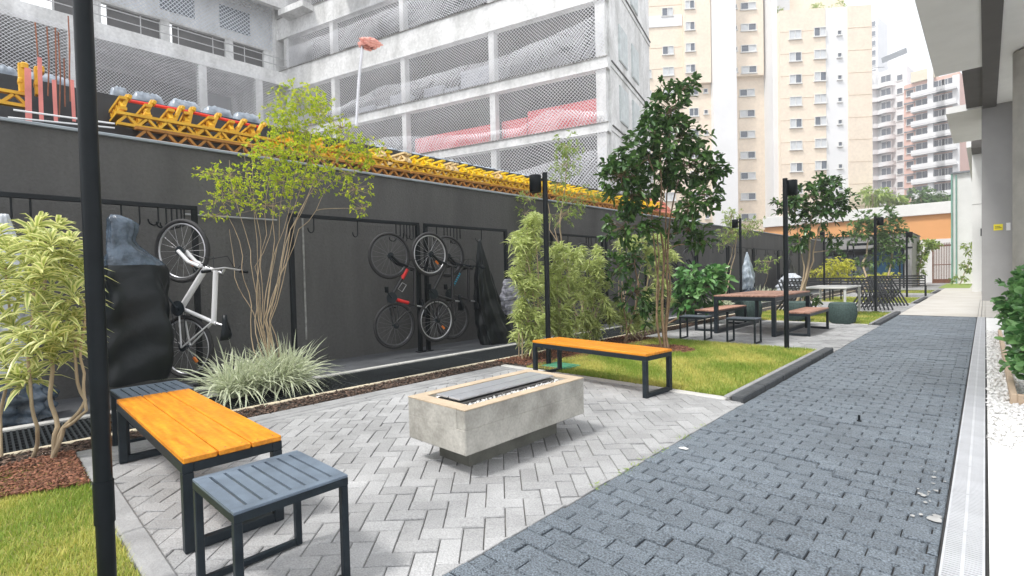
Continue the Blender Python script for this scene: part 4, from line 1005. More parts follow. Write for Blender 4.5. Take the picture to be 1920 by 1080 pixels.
draco('near variegated shrub with long yellow edged leaves at the left edge', b3, s3, [r_ for i_, r_ in enumerate(ro) if i_ % 6 != 5], .21, .033, l_var, 27)
# hedge row: separate shrubs
def hedge_shrub(label, base, outline, L=.165, W=.027, nper=22, dens=1.3):
    d_ = depth(*base); ro = []; s_ = []
    for (px, py, rx, ry, n_) in outline:
        for _ in range(int(n_*dens)):
            a = random.uniform(0, 6.283); r_ = random.random()**.5
            ro.append((at(px+rx*r_*math.cos(a), py+ry*r_*math.sin(a), d_+random.uniform(-.3, .35)), (random.uniform(-.6, .6), random.uniform(-.6, .6), .9)))
        s_.append(([(base[0]+random.uniform(-.12, .12), base[1]+random.uniform(-.12, .12), 0), at(px, py+ry*.3, d_)], .012, .006))
    for _ in range(5): s_.append(([(base[0]+random.uniform(-.2, .2), base[1]+random.uniform(-.2, .2), 0), ro[random.randrange(len(ro))][0]], .010, .005))
    return draco(label, base, s_, ro, L, W, l_var2, nper, 'variegated shrubs of the hedge')
hedge_shrub('tall slim variegated shrub at the left end of the hedge', (-4.75, 5.45, 0), [(1000, 420, 18, 22, 10), (985, 460, 32, 30, 22), (990, 520, 32, 34, 28), (995, 580, 32, 30, 22), (990, 625, 26, 22, 12)])
hedge_shrub('broad variegated shrub in the middle of the hedge behind the lamp post', (-4.9, 6.3, 0), [(1055, 475, 30, 20, 14), (1045, 520, 36, 30, 28), (1060, 575, 40, 34, 30), (1045, 615, 30, 18, 12)])
hedge_shrub('variegated shrub of the hedge just left of the glossy dark foliage', (-4.95, 7.1, 0), [(1105, 480, 34, 20, 18), (1110, 525, 36, 30, 26), (1115, 580, 34, 34, 26), (1100, 620, 26, 16, 10)])
hedge_shrub('rear variegated shrub at the right end of the hedge by the tree trunk', (-5.2, 9.0, 0), [(1215, 455, 40, 22, 24), (1240, 490, 34, 26, 20), (1235, 550, 30, 30, 20), (1170, 460, 20, 14, 8)])
hedge_shrub('low thin variegated shrub near the foot of the glossy tree', (-4.5, 8.0, 0), [(1180, 600, 30, 16, 12), (1215, 595, 26, 20, 12), (1160, 580, 24, 20, 10)])

# spider grass clumps
def spider(label, loc, r, n, L, W, zc=.1, sx=1.0, sy=1.0):
    t = thing('striped_grass', label, 'plant', loc, 0, 'clumps of white striped grass')
    a = rng.uniform(0, 2*np.pi, n); el = rng.uniform(.55, 1.5, n); rr = r*np.sqrt(rng.random(n))*.6; b = rng.uniform(0, 2*np.pi, n)
    P = np.column_stack([rr*np.cos(b)*sx, rr*np.sin(b)*sy, np.full(n, .02)])
    D = np.column_stack([np.cos(el)*np.cos(a), np.cos(el)*np.sin(a), np.sin(el)])
    bag = LeafBag(); bag.add(leaves(P, D, L*rng.uniform(.6, 1.2, n), W, rng.uniform(.25, .8, n), 4, .15)); bag.build('blades', l_spider, t); return t
spider('large clump of white striped grass at the foot of the lime tree', (-5.7, 2.25, 0), .42, 850, .76, .015, sx=.4, sy=.75)
spider('clump of white striped grass joined to the left of the large clump', (-5.65, 1.82, 0), .33, 460, .74, .015, sx=.6)
spider('white striped grass clump left of the broad leaved bush', (-5.2, 9.7, 0), .4, 160, .5, .02)
spider('white striped grass clump beside the far hung bicycle', (-6.2, 16.3, 0), .5, 160, .7, .03)
spider('white striped grass clump under the sapling by the far rack', (-6.2, 21, 0), 1.0, 260, .8, .04, sx=.5, sy=2)
# sprouts in the joint between the plaza and the path
pp = []
for y_, n_ in ((2.35, 16), (2.62, 22), (2.9, 10), (3.1, 14), (3.45, 16), (3.8, 8), (2.75, 10)):
    for _ in range(n_): pp.append((-1.59+random.gauss(0, .016), y_+random.gauss(0, .035), .0))
pp = np.array(pp); bag = LeafBag(); D_ = sph(len(pp)); D_[:, 2] = np.abs(D_[:, 2])*.5+.2
bag.add(leaves(pp, D_, .035, .006, .2, 2)); stuff(bag.build('weeds', l_pale, None))

# ------------------------------------------------------------------ building site beyond the wall
def lattice(q, L, h=.18, w=.05, n=8, m_=None):
    q.bb(-L/2, L/2, -w/2, w/2, h-.035, h, m_); q.bb(-L/2, L/2, -w/2, w/2, 0, .035, m_)
    for i in range(n):
        a = -L/2+L*i/n; b = -L/2+L*(i+.5)/n; c = -L/2+L*(i+1)/n
        q.bar((a+.01, 0, .03), (b, 0, h-.03), w*.7, .03, m_); q.bar((b, 0, h-.03), (c-.01, 0, .03), w*.7, .03, m_)
gl = thing('formwork_girder', 'yellow lattice formwork girder lying along the top of the wall', 'girder', (0, 0, 0), 0, 'yellow lattice girders lying along the wall top')
q = MB(); lattice(q, 1.95, .17, .08, 9); q.build('lattice', m_ylw, gl)
gl.location = (-7.95, 2.2, 3.22); gl.rotation_euler = (0, 0, R(90))
for i in range(-2, 7):
    if i == 0: continue
    if i in (-1,): continue
    copy_tree(gl, (-7.95, 2.2+i*2.0, 3.22), R(90))
copy_tree(gl, (-7.95, .05-.6, 3.24), R(90))
go = thing('formwork_girder', 'orange brown lattice girder under the yellow ones along the wall', 'girder', (-7.45, 2.3, 2.94), R(90), 'orange brown lattice girders under the yellow ones')
q = MB(); lattice(q, 1.95, .17, .08, 9); q.build('lattice', m_ora, go)
for i in range(0, 7):
    if i: copy_tree(go, (-7.45, 2.3+i*2.0, 2.94), R(90))
# cross girders whose ends rise above
gc = thing('formwork_girder', 'yellow girder end sticking up above the wall, running away from it', 'girder', (-8.35, 1.3, 3.42), 0, 'yellow cross girders above the wall, seen end on')
q = MB(); lattice(q, .85, .17, .075, 4); q.build('lattice', m_ylw, gc)
m_cream = M('cream_timber', (.72, .56, .30), .6, .15, 5)
ys = [1.56, 1.83, 2.05, 2.3, 2.6, 2.88, 3.4, 3.9, 4.3]
for i, y_ in enumerate(ys): copy_tree(gc, (-8.35, y_, 3.38), random.uniform(-.12, .12))
y_ = 5.0
m_by = M('bright_yellow_paint', (.88, .60, .015), .5, .2, 6)
gcb = thing('formwork_girder', 'bright yellow girder end in the dense row above the wall', 'girder', (-8.35, 4.9, 3.37), 0, 'bright yellow cross girders in the dense row')
q = MB(); lattice(q, .85, .17, .075, 4); q.build('lattice', m_by, gcb)
gcc = thing('formwork_girder', 'cream coloured girder end among the yellow ones above the wall', 'girder', (-8.35, 5.1, 3.43), 0, 'cream cross girders among the yellow ones')
q = MB(); lattice(q, .85, .17, .075, 4); q.build('lattice', m_cream, gcc); _i = 0
while y_ < 15.5:
    y_ += (.215 if y_ < 9.5 else .28)*random.uniform(.7, 1.3); _i += 1
    o = copy_tree(gcc if _i in (2, 3, 8, 9, 15) else gcb, (-8.35+random.uniform(-.06, .1), y_, 3.37+random.uniform(-.01, .03)), random.uniform(-.16, .16)); o.rotation_euler[1] = random.uniform(-.05, .02)
# upright heads with slant on the left part
hd = thing('prop_head', 'yellow prop head standing upright above the lattice girders', 'prop head', (-8.0, 1.28, 3.38), 0, 'yellow upright prop heads above the wall')
q = MB(); q.box((0, 0, .13), (.10, .045, .26), (0, .0, 0), None, .006); q.box((0, .02, .24), (.13, .05, .06), None, None, .01); q.box((0, -.01, .10), (.12, .035, .05), None, None, .01); q.build('head', m_ylw, hd)
for px in (270, 325, 352, 395, 440, 478):
    o = copy_tree(hd, (-8.0, float(onx(px, 230, -8.0)[1]), 3.38), 0); o.rotation_euler = (random.uniform(-.5, -.1), 0, 0)
for px in (42, 72):
    o = copy_tree(hd, (-8.0, float(onx(px, 180, -8.0)[1]), 3.42), 0); o.rotation_euler = (0, 0, 0); o.scale = (1.2, 1.3, 1.25)
hd.rotation_euler = (-.3, 0, 0)
q = MB(); q.tube([(-8.12, 1.3, 3.60), (-8.12, 2.0, 3.61), (-8.12, 3.05, 3.58)], .022, 8); tag(q.build('steel_pipe', m_pipe), 'bright red steel pipe running behind the yellow prop heads', 'pipe')
q = MB(); q.tube([(-8.15, 3.3, 3.40), (-8.15, 5.0, 3.38)], .016, 8); tag(q.build('steel_pipe', m_pipe), 'red steel pipe behind the crown of the lime tree', 'pipe')
for i, dz in enumerate((0, .06)):
    q = MB(); a = onx(25-10*i, 206+14*i, -7.5); b = onx(215, 232+8*i, -7.5); q.tube([a, b], .011, 6)
    tag(q.build('scaffold_tube', m_signw), ('upper' if i == 0 else 'lower')+' pale tube lying along the wall top at the pink boards', 'tube')
for i, (px, y0_, y1_, wd) in enumerate(((54, 128, 228, .055), (78, 108, 228, .038), (105, 150, 228, .035), (139, 150, 228, .032))):
    a = onx(px, y1_, -7.85); b = onx(px-4 if i != 0 else px-2, y0_, -7.85); q = MB(); q.bar(a, b, .02, wd)
    tag(q.build('pink_board', m_pink), ['widest pink board, leftmost above the wall', 'tallest pink board, second from the left above the wall', 'narrow pink board third from the left above the wall', 'narrow pink board beside the lamp post above the wall'][i], 'board')
for i, (px, y0_, y1_) in enumerate(((66, 42, 180), (88, 50, 180), (104, 52, 220), (109, 60, 222), (130, 62, 190), (120, 110, 200), (128, 30, 150))):
    a = onx(px+2, y1_, -8.3); b = onx(px, y0_, -8.3); q = MB(); q.tube([a, (a+b)/2+rng.normal(0, .012, 3), b], .008, 5)
    tag(q.build('rebar', m_rebar), 'thin rusty rebar rod rising above the wall among the pink boards', 'rebar', 'rusty rebar rods above the wall')
# the new slab behind: black edge, bags on top
ed = thing('slab_formwork', 'black formwork edge of the raised slab behind the wall', 'formwork', (-8.75, 8, 0))
q = MB(); q.bb(-.05, .05, -11, 8, 2.3, 3.81); q.build('edge_board', M('black_formply', (.025, .028, .032), .5, .4, 3), ed)
q = MB(); q.bb(-5.0, -.055, -11, 8, 3.2, 3.74); q.build('slab', m_whconc, ed)
q = MB()
for i in range(20): q.cyl((-.6, -10.5+i*.95, -.09), .035, 3.3, 8)
q.build('prop', m_ora, ed)
def bag_obj(px, wpx, lab, h=.22):
    a = onx(px-wpx/2, 180, -9.0)[1]; b = onx(px+wpx/2, 180, -9.0)[1]; L = b-a
    V = []; F = []; n1, n2 = 14, 10
    for i in range(n1+1):
        for j in range(n2):
            t_ = -1+2*i/n1; e = (1-abs(t_)**8*.7)**.5; an = 2*math.pi*j/n2
            c_, s_ = math.cos(an), math.sin(an); c_ = math.copysign(abs(c_)**.5, c_); s_ = math.copysign(abs(s_)**.4, s_); V.append((c_*.16*e*(1-.15*s_)+random.gauss(0, .006), t_*L*.48*(1-.12*s_), h/2+s_*h*.5*e*(1 if s_ > 0 else 1)+random.gauss(0, .008)))
    for i in range(n1):
        for j in range(n2): F.append((i*n2+j, i*n2+(j+1) % n2, (i+1)*n2+(j+1) % n2, (i+1)*n2+j))
    F += [tuple(range(n2))[::-1], tuple(n1*n2+j for j in range(n2))]
    q = MB(); q.add(V, F, None, True); o = q.build('wrapped_bundle', m_bag); o.location = (-9.0, (a+b)/2, 3.76)
    tag(o, lab, 'bundle', 'film wrapped bundles on the black slab edge')
names = ['first', 'second', 'third', 'fourth', 'fifth']
for i, (px, wp) in enumerate(((222, 34), (275, 62), (343, 60), (405, 56), (458, 50))): bag_obj(px, wp, f'blue grey wrapped bundle, {names[i]} one rightwards of the near lamp post', .25)
bag_obj(90, 100, 'blue grey film wrapped bundle behind the rebar rods'); bag_obj(0, 80, 'blue grey film wrapped bundle at the far left edge')
for i, px in enumerate(range(705, 1000, 23)): bag_obj(px, 22, 'small blue grey bundle in the row on the slab edge before the netted building', .14)
q = MB(); q.tube([at(668, 235, 11.5), at(673, 150, 11.5), at(680, 82, 11.5)], .035, 8); tag(q.build('flag_pole', m_alu), 'thin grey pole rising in front of the netted building', 'pole')
o = cover('pink_rag', 'pink rag caught on the top of the thin grey pole', [(-.12, -.05, 0, .12, .16), (0, 0, .05, .14, .24), (.10, 0, .1, .05, .10)], M('pink_cloth', (.80, .38, .32), .8, .1, 5), 7, .15, (0, 0, 0), 'rag', seed=20); o.location = [float(v) for v in at(690, 78, 11.5)]
o = cover('red_mesh_heap', 'heap of red orange mesh beyond the wall behind the glossy tree', [(0, 0, 0, .6, 1.5), (.5, 0, 0, .6, 1.4), (.9, 0, .2, .35, .9), (1.1, 0, .4, .1, .3)], M('red_orange_mesh', (.55, .12, .07), .8, .5, 16, col2=(.75, .25, .16), bump=.8), 12, .07, (-8.6, 16.0, 2.75), 'heap', seed=21)
for i in range(4):
    q = MB(); q.bb(-.03, .03, -.6, .6, 0, .22); o = q.build('orange_panel', m_ora); o.location = (-7.6, 12.0+i*1.3, 2.93); tag(o, 'flat orange brown panel on the wall top near the glossy tree', 'panel', 'orange brown panels on the wall top')

# ------------------------------------------------------------------ netted concrete building
B0 = np.array([-13.69, 21.58]); bu = np.array([-.966, -.26]); bn = np.array([-.26, .966])   # along the front (to the left), into the depth
def bxy(s_, t_): p = B0+bu*s_+bn*t_; return (p[0]-B0[0], p[1]-B0[1])
def pbox(q, s0, s1, t0, t1, z0, z1, m_=None):
    c = [bxy(s0, t0), bxy(s1, t0), bxy(s1, t1), bxy(s0, t1)]
    q.add([(x, y, z0) for x, y in c]+[(x, y, z1) for x, y in c], [(0, 1, 2, 3), (7, 6, 5, 4), (0, 4, 5, 1), (1, 5, 6, 2), (2, 6, 7, 3), (3, 7, 4, 0)], m_)
bd = thing('concrete_building', 'white concrete building shell under construction with open netted bays', 'building', (B0[0], B0[1], 0))
SL = 30.0; DP = 9.2
for z0, z1, tp in ((4.9, 5.35, 0), (8.27, 8.72, 0), (11.4, 11.95, 0), (14.8, 16.3, 0), (18.55, 20.0, 0), (22.6, 24, 0)):
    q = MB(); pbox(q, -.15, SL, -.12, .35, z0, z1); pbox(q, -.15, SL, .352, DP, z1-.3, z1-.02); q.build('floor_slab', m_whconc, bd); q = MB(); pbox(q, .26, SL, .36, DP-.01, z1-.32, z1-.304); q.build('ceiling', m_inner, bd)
for s_, w_ in ((.0, .5), (6.35, .35), (12.7, .32), (18.75, .32), (23.2, .5), (28, .4)):
    q = MB()
    for za, zb in ((-.09, 4.9), (5.35, 8.27), (8.72, 11.4), (11.95, 14.8), (16.3, 18.55), (20, 22.6)): pbox(q, s_, s_+w_, .0, .45, za, zb)
    q.build('column', m_whconc, bd)
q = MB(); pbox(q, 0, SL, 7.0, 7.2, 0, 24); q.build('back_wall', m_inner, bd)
q = MB()
for s_ in (3, 9.5, 15.5, 21):
    for za, zb in ((5.35, 8.27), (8.72, 11.4), (11.95, 14.8), (16.3, 18.3)): pbox(q, s_, s_+.5, 4.0, 4.5, za, zb)
q.build('inner_column', m_inner, bd)
# right hand side wall with three recessed boarded openings per storey
q = MB(); pbox(q, -.10, .25, .452, DP, 0, 24.0); q.build('side_wall', m_whconc, bd)
for z0 in (5.9, 9.3, 12.5, 16.6):
    for k_, (a, b) in enumerate(((2.0, 3.6), (4.6, 6.1))):
        q = MB(); pbox(q, -.16, -.10, a, b, z0, z0+1.9); pbox(q, -.18, -.16, a+.06, b-.06, z0+.05, z0+1.85); q.build('boarded_opening', M('pale_blue_grey_board', (.58, .62, .62), .8, .15, 3), bd)
for z0 in (5.35, 8.72, 11.95, 16.3):
    q = MB(); pbox(q, -.2, -.1, .5, DP, z0-.06, z0); q.build('side_ledge', m_inner, bd)
# pink-red block infill, white blocks
q = MB(); pbox(q, .5, 4.6, .5, .7, 8.72, 10.2); q.build('infill_wall', m_redbrick, bd)
q = MB(); pbox(q, 4.7, 6.3, .6, .8, 8.72, 9.95); q.build('infill_wall', m_redbrick, bd)
q = MB(); pbox(q, 6.75, 11.6, .5, .7, 8.72, 9.9); q.build('infill_wall', m_redbrick, bd)
q = MB(); pbox(q, 11.62, 12.5, .55, .75, 8.72, 9.9); q.build('infill_wall', m_redbrick, bd)
for (s_, w_, h_) in ((7.2, 2.2, 1.7), (9.6, 1.0, .9), (10.8, 1.4, 1.2), (13.6, 1.4, 1.3), (15.2, .9, .8), (16.4, 1.6, 1.0)):
    q = MB(); pbox(q, s_, s_+w_, 1.2, 2.0, 11.93, 11.93+h_); o = q.build('block_stack', m_block, bd)
# canopies / small balconies on the upper left
q = MB(); pbox(q, 20.4, 22.9, -1.0, -.12, 19.6, 20.0); q.build('balcony', m_whconc, bd)
q = MB(); pbox(q, 14.2, 17.4, -1.2, -.12, 19.9, 20.3); q.build('balcony', m_whconc, bd)
# worn dark line along slab edges
q = MB()
for z_ in (8.72, 11.95, 16.3, 20.0): pbox(q, -.15, SL, -.16, -.12, z_-.02, z_+.03)
q.build('slab_drip_edge', M('dirty_slab_edge', (.30, .29, .27), .9, .5, 3), bd)

def net(label, s0, s1, z0, z1, m_, t0=-.22, P=B0, u=bu, nn=bn, sagz=.0, top=None, seed=0, name='safety_net', bulge=.18):
    rr = random.Random(seed); p1, p2, p3 = [rr.uniform(0, 6) for _ in range(3)]
    nx, nz = 44, 14; V = []; UV = []; F = []
    for i in range(nx+1):
        s_ = s0+(s1-s0)*i/nx; zt = z1 if top is None else z0+(z1-z0)*(np.interp(s_, top[0], top[1]))
        for j in range(nz+1):
            f = j/nz; z_ = z0+(zt-z0)*f
            b_ = -bulge*math.sin(math.pi*f)*(.6+.4*math.sin(s_*.9+p1))-.05*math.sin(s_*3+p2+f*3)
            p = P+u*s_+nn*(t0+b_); V.append((p[0]-P[0], p[1]-P[1], z_))
            UV.append((s_+.10*math.sin(f*3+s_*.6+p3)+.12*math.sin(s_*1.1+p2)*f, z_+.14*math.sin(s_*1.2+p1+f*1.5), 0))
    for i in range(nx):
        for j in range(nz): a = i*(nz+1)+j; F.append((a, a+nz+1, a+nz+2, a+1))
    me = bpy.data.meshes.new(name); me.from_pydata(V, [], F); me.materials.append(m_)
    at2 = me.attributes.new('uvn', 'FLOAT_VECTOR', 'POINT'); at2.data.foreach_set('vector', np.array(UV, np.float32).ravel())
    o = link(bpy.data.objects.new(name, me)); o.location = (float(P[0]), float(P[1]), 0)
    return tag(o, label, 'safety net', 'white safety nets on the concrete buildings')
net('white safety net over the lowest visible storey of the corner building', -.1, 23, 5.3, 8.3, m_net, seed=1)
net('white safety net in front of the pink red block walls', -.1, 23, 8.7, 11.42, m_net, seed=2)
net('white safety net over the storey with the grey block stacks', -.1, 23, 11.9, 14.85, m_net, seed=3)
net('white safety net over the storey above the deep concrete beam', -.1, 23, 16.3, 18.6, m_net, seed=4)
net('white safety net over the topmost visible storey', -.1, 23, 20.0, 22.7, m_net, seed=5)
net('second layer of net folded over the foot of the block stack storey', -.05, 23, 11.95, 14.2, m_net2, t0=-.32, top=([0, 2, 6.3, 8, 12.7, 14, 18, 23], [.95, .75, .5, .55, .5, .6, .3, .45]), seed=6)
net('second layer of net folded over the foot of the storey above the beam', -.05, 23, 16.3, 18.5, m_net2, t0=-.32, top=([0, 6.3, 12.7, 18.7, 23], [.8, .85, .7, .62, .6]), seed=7)
net('second layer of net folded over the foot of the pink block storey', -.05, 23, 8.7, 11.0, m_net2, t0=-.32, top=([0, 3, 4.5, 8, 14, 23], [.2, .5, .2, .25, .6, .3]), seed=8)
net('second layer of net folded over the foot of the lowest storey', -.05, 23, 5.3, 8.0, m_net2, t0=-.32, top=([0, 6.3, 12.7, 23], [.8, .5, .6, .6]), seed=9)

# left building, parallel to the wall, further back
AX = -36.0; A0 = np.array([AX, -14.0]); au = np.array([0, 1.0]); an = np.array([-1.0, 0])
ab = thing('concrete_building', 'long white concrete building shell at the far left with a railed upper floor', 'building', (AX, -14, 0))
def abox(q, y0, y1, t0, t1, z0, z1, m_=None): q.bb(-t1, -t0, y0+14, y1+14, z0, z1, m_)
ztf = lambda z: 1.2+(z-1.2)*1.2
for z0, z1 in ((7.0, 7.6), (11.2, 11.8), (15.0, 15.9), (20.4, 21.6), (25.4, 26.4)):
    q = MB(); abox(q, -14, 15.6, 0, .4, z0, z1); abox(q, -14, 15.6, .402, 8, z1-.35, z1-.03); q.build('floor_slab', m_whconc, ab)
for y_ in (-12, -7, -2.2, 3.6, 9.8, 13.2):
    q = MB()
    for za, zb in ((0, 7), (7.6, 11.2), (11.8, 15.0)): abox(q, y_, y_+.45, .03, .5, za, zb)
    q.build('column', m_whconc, ab)
q = MB(); abox(q, -14, 15.6, 6.5, 6.7, 0, 16); q.build('back_wall', m_inner, ab)
# upper storey: solid wall with window holes (dark panes set in)
q = MB(); abox(q, -14, 15.6, 1.6, 1.9, 17.8, 20.4); q.build('wall', m_whconc, ab)
q = MB(); abox(q, -14, 15.6, 1.6, 1.9, 21.6, 25.4); q.build('wall', m_whconc, ab)
for y_, w_ in ((-10, 3), (-5, 3), (-1, 2.4), (3.2, 1.6), (5.6, 2.6), (8.9, 3.0), (12.4, 2.0)):
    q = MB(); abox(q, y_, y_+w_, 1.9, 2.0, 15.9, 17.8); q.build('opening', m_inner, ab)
    q = MB(); abox(q, y_+w_, y_+w_+.5, 1.62, 1.95, 15.9, 17.8); q.build('pier', m_whconc, ab)
for y_ in (-9, -4, .5, 5.0, 8.2, 11.6):
    q = MB(); abox(q, y_, y_+1.9, 1.52, 1.6, 18.5, 20.0); q.build('window', m_glass, ab)
    q = MB(); abox(q, y_, y_+1.9, 1.52, 1.6, 22.4, 24.0); q.build('window', m_glass, ab)
rl = MB()
for z_ in (16.4, 16.9): rl.tube([(-.15, 0, z_), (-.15, 29.4, z_)], .035, 6)
y_ = 0
while y_ < 29.5: rl.tube([(-.15, y_, 15.9), (-.15, y_, 17.0)], .03, 6); y_ += 1.9
rl.build('railing', M('pale_scaffold_tube', (.5, .5, .5), .6, .1, 4), ab)
net('white safety net hanging in front of the left building', 0, 28.5, 7.3, 15.2, m_net, P=A0, u=au, nn=an, seed=12, bulge=.5)
net('second layer of net sagging low on the left building', 0, 28.5, 7.3, 15.0, m_net2, P=A0, u=au, nn=an, t0=-.5, top=([0, 10, 14, 18, 21, 24, 28.5], [.7, .62, .7, .45, .38, .45, .4]), seed=13, bulge=.5)
net('thin net over the upper windows of the left building', 0, 29, 17.8, 25.4, netmat('blue_grey_thin_net', (.66, .70, .75), .18, .22), P=A0, u=au, nn=an, t0=1.3, seed=14, bulge=.1)
# linking wall block between both
lk = MB(); pbox(lk, 24.2, 29.5, -.3, 3, 0, 27); o = lk.build('wall', m_whconc, bd)

# ------------------------------------------------------------------ far towers
def win_mesh(w_, h_, nmull=1, dep=.12, fr=.07):
    f = MB(); f.bb(-w_/2, w_/2, -dep, .0, h_-fr, h_); f.bb(-w_/2, w_/2, -dep, 0, 0, fr); f.bb(-w_/2, -w_/2+fr, -dep, 0, fr, h_-fr); f.bb(w_/2-fr, w_/2, -dep, 0, fr, h_-fr)
    for i in range(nmull): x_ = -w_/2+w_*(i+1)/(nmull+1); f.bb(x_-fr/2, x_+fr/2, -dep, 0, fr, h_-fr)
    f.bb(-w_/2-.08, w_/2+.08, -dep-.08, -.0, -.1, -.002)
    me = bpy.data.meshes.new('window'); me.from_pydata(f.v, [], f.f); me.materials.append(m_frame)
    def pane(x0, x1, mt):
        p = MB(); p.bb(x0, x1, -.03, -.005, fr, h_-fr); m2 = bpy.data.meshes.new('pane'); m2.from_pydata(p.v, [], p.f); m2.materials.append(mt); return m2
    return me, pane, w_, h_, fr
class Face:
    """a facade frame: origin, direction along (to the right) and outward normal towards the viewer"""
    def __init__(s, parent, o, ang): s.p = parent; s.o = o; s.ang = ang
def tower_frame(parent, u0): pass
def add_window(parent, x, y, z, wm, kind, rz=0):
    me, pane, w_, h_, fr = wm
    o = link(bpy.data.objects.new('window', me), parent); o.location = (x, y, z); o.rotation_euler = (0, 0, rz)
    if kind == 'dark': pl = [(-w_/2+fr, w_/2-fr, m_glass)]
    elif kind == 'blind': pl = [(-w_/2+fr, w_/2-fr, m_glasslt)]
    elif kind == 'halfr': pl = [(-w_/2+fr, 0, m_glasslt), (0, w_/2-fr, m_glass)]
    else: pl = [(-w_/2+fr, 0, m_glass), (0, w_/2-fr, m_glasslt)]
    for a, b, mt in pl:
        key = (me.name, round(a, 2), round(b, 2), mt.name)
        if key not in PANES: PANES[key] = pane(a, b, mt)
        link(bpy.data.objects.new('pane', PANES[key]), o)
    return o
PANES = {}
TU = np.array([.784, .621]); TP = at(1400, 500, 68)[:2]; ang = math.atan2(TU[1], TU[0])
tw = thing('apartment_tower', 'tall beige and white apartment tower with rows of small windows', 'building', (TP[0], TP[1], 0), ang)
def tbox(name, x0, x1, y0, y1, z0, z1, mt): q = MB(); q.bb(x0, x1, y0, y1, z0, z1); return q.build(name, mt, tw)
tbox('wall', -26, -4.4, 0, 14, 0, 62, m_beige)
tbox('wall', -4.4, -1.4, -1.1, 14, 0, 62, m_towhite)
tbox('wall', -1.4, 3.0, 1.2, 14, 0, 62, m_beige)
tbox('bay', -1.1, 2.7, .45, 1.2, 27.6, 62, m_beige)
tbox('bay', -8.0, -4.5, -.6, 0, 26.6, 62, m_beige)
tbox('wall', 3.0, 3.6, -1.6, 14, 0, 48, m_towhite)
tbox('wall', 3.6, 9.2, -2.4, 14, 0, 34.6, m_beige)
tbox('wall', 9.2, 11.9, -2.3, 14, 0, 34.6, m_towhite)
tbox('wall', 11.9, 14.8, -2.4, 14, 0, 34.6, m_beige)
tbox('upper_wall', 3.6, 14.5, 3.0, 14, 34.6, 60, m_beige)
tbox('upper_wall', 4.0, 7.0, 2.4, 3.0, 34.6, 60, m_towhite)
tbox('white_block', -14, -8.1, -.12, 0, 34.6, 36.1, m_towhite)
jn = MB()
for z_ in np.arange(3.5, 60, 2.83): jn.bb(-26, -8.1, -.02, 0, z_, z_+.05)
for z_ in np.arange(3.5, 34, 2.83): jn.bb(3.6, 9.2, -2.42, -2.4, z_, z_+.05); jn.bb(11.9, 14.8, -2.42, -2.4, z_, z_+.05)
jn.build('cladding_joint', M('beige_joint', (.60, .46, .33), .8, .1, 2), tw)
w2m = win_mesh(1.5, 1.15); wsm = win_mesh(.55, .6, 0); wtw = win_mesh(2.0, .95); wmid = win_mesh(1.25, 1.1)
kinds = ['blind', 'half', 'halfr', 'dark']
fl = [2.83*i for i in range(1, 14)]
for i, z_ in enumerate(fl):
    zc = z_+2.55
    if zc < 33:
        add_window(tw, 5.45, -2.4, zc, w2m, ['halfr', 'blind', 'halfr', 'halfr', 'blind'][i % 5]); add_window(tw, 8.5, -2.4, zc+.15, w2m, ['blind', 'half', 'blind', 'halfr'][i % 4])
        add_window(tw, 10.9, -2.3, zc+.2, wsm, 'dark'); add_window(tw, -10.9+.9, 0, zc, w2m, 'blind' if i % 3 else 'half')
    if zc > 3: add_window(tw, .75, .45 if zc > 27.6 else 1.2, zc-.1, wtw, 'half' if i % 2 else 'halfr')
    add_window(tw, -1.0, 1.2 if zc < 27.6 else .45, zc+.1, wsm, 'dark')
    if zc > 27.6: add_window(tw, -7.2, -.6, zc, wmid, 'halfr')
    else: add_window(tw, -6.7, 0, zc, wmid, 'halfr' if i % 2 else 'dark')
    if zc < 27.6: add_window(tw, -5.1, 0, zc+.2, wsm, 'dark')
    add_window(tw, -13.0, 0, zc-.2, w2m, 'blind') if zc < 30 else None
for z_ in (36.0, 38.9, 41.8):
    add_window(tw, 5.4, 2.4, z_, wsm, 'dark'); add_window(tw, -13.5, -.4 if z_ < 36 else 0, z_, w2m, 'half'); add_window(tw, -10, 0, z_, w2m, 'half')
for (x_, y_, h_) in ((4.6, .2, 1.3), (9.6, .4, 1.8), (12.6, 1.0, 2.2)):
    pt = TP+TU*x_+np.array([-TU[1], TU[0]])*y_
    tree('roof_plant', {4.6: 'small grey green plant on the left of the tower terrace', 9.6: 'spiky plant in the middle of the tower terrace', 12.6: 'taller plant at the right end of the tower terrace'}[x_], 'plant', (pt[0], pt[1], 34.6), [([(pt[0], pt[1], 34.6), (pt[0], pt[1], 34.6+h_*.6)], .06, .03)], [(pt[0], pt[1], 34.6+h_*.75, h_*.5, h_*.5, h_*.35, 70)], l_pale, m_bark, .6, .12, 7)

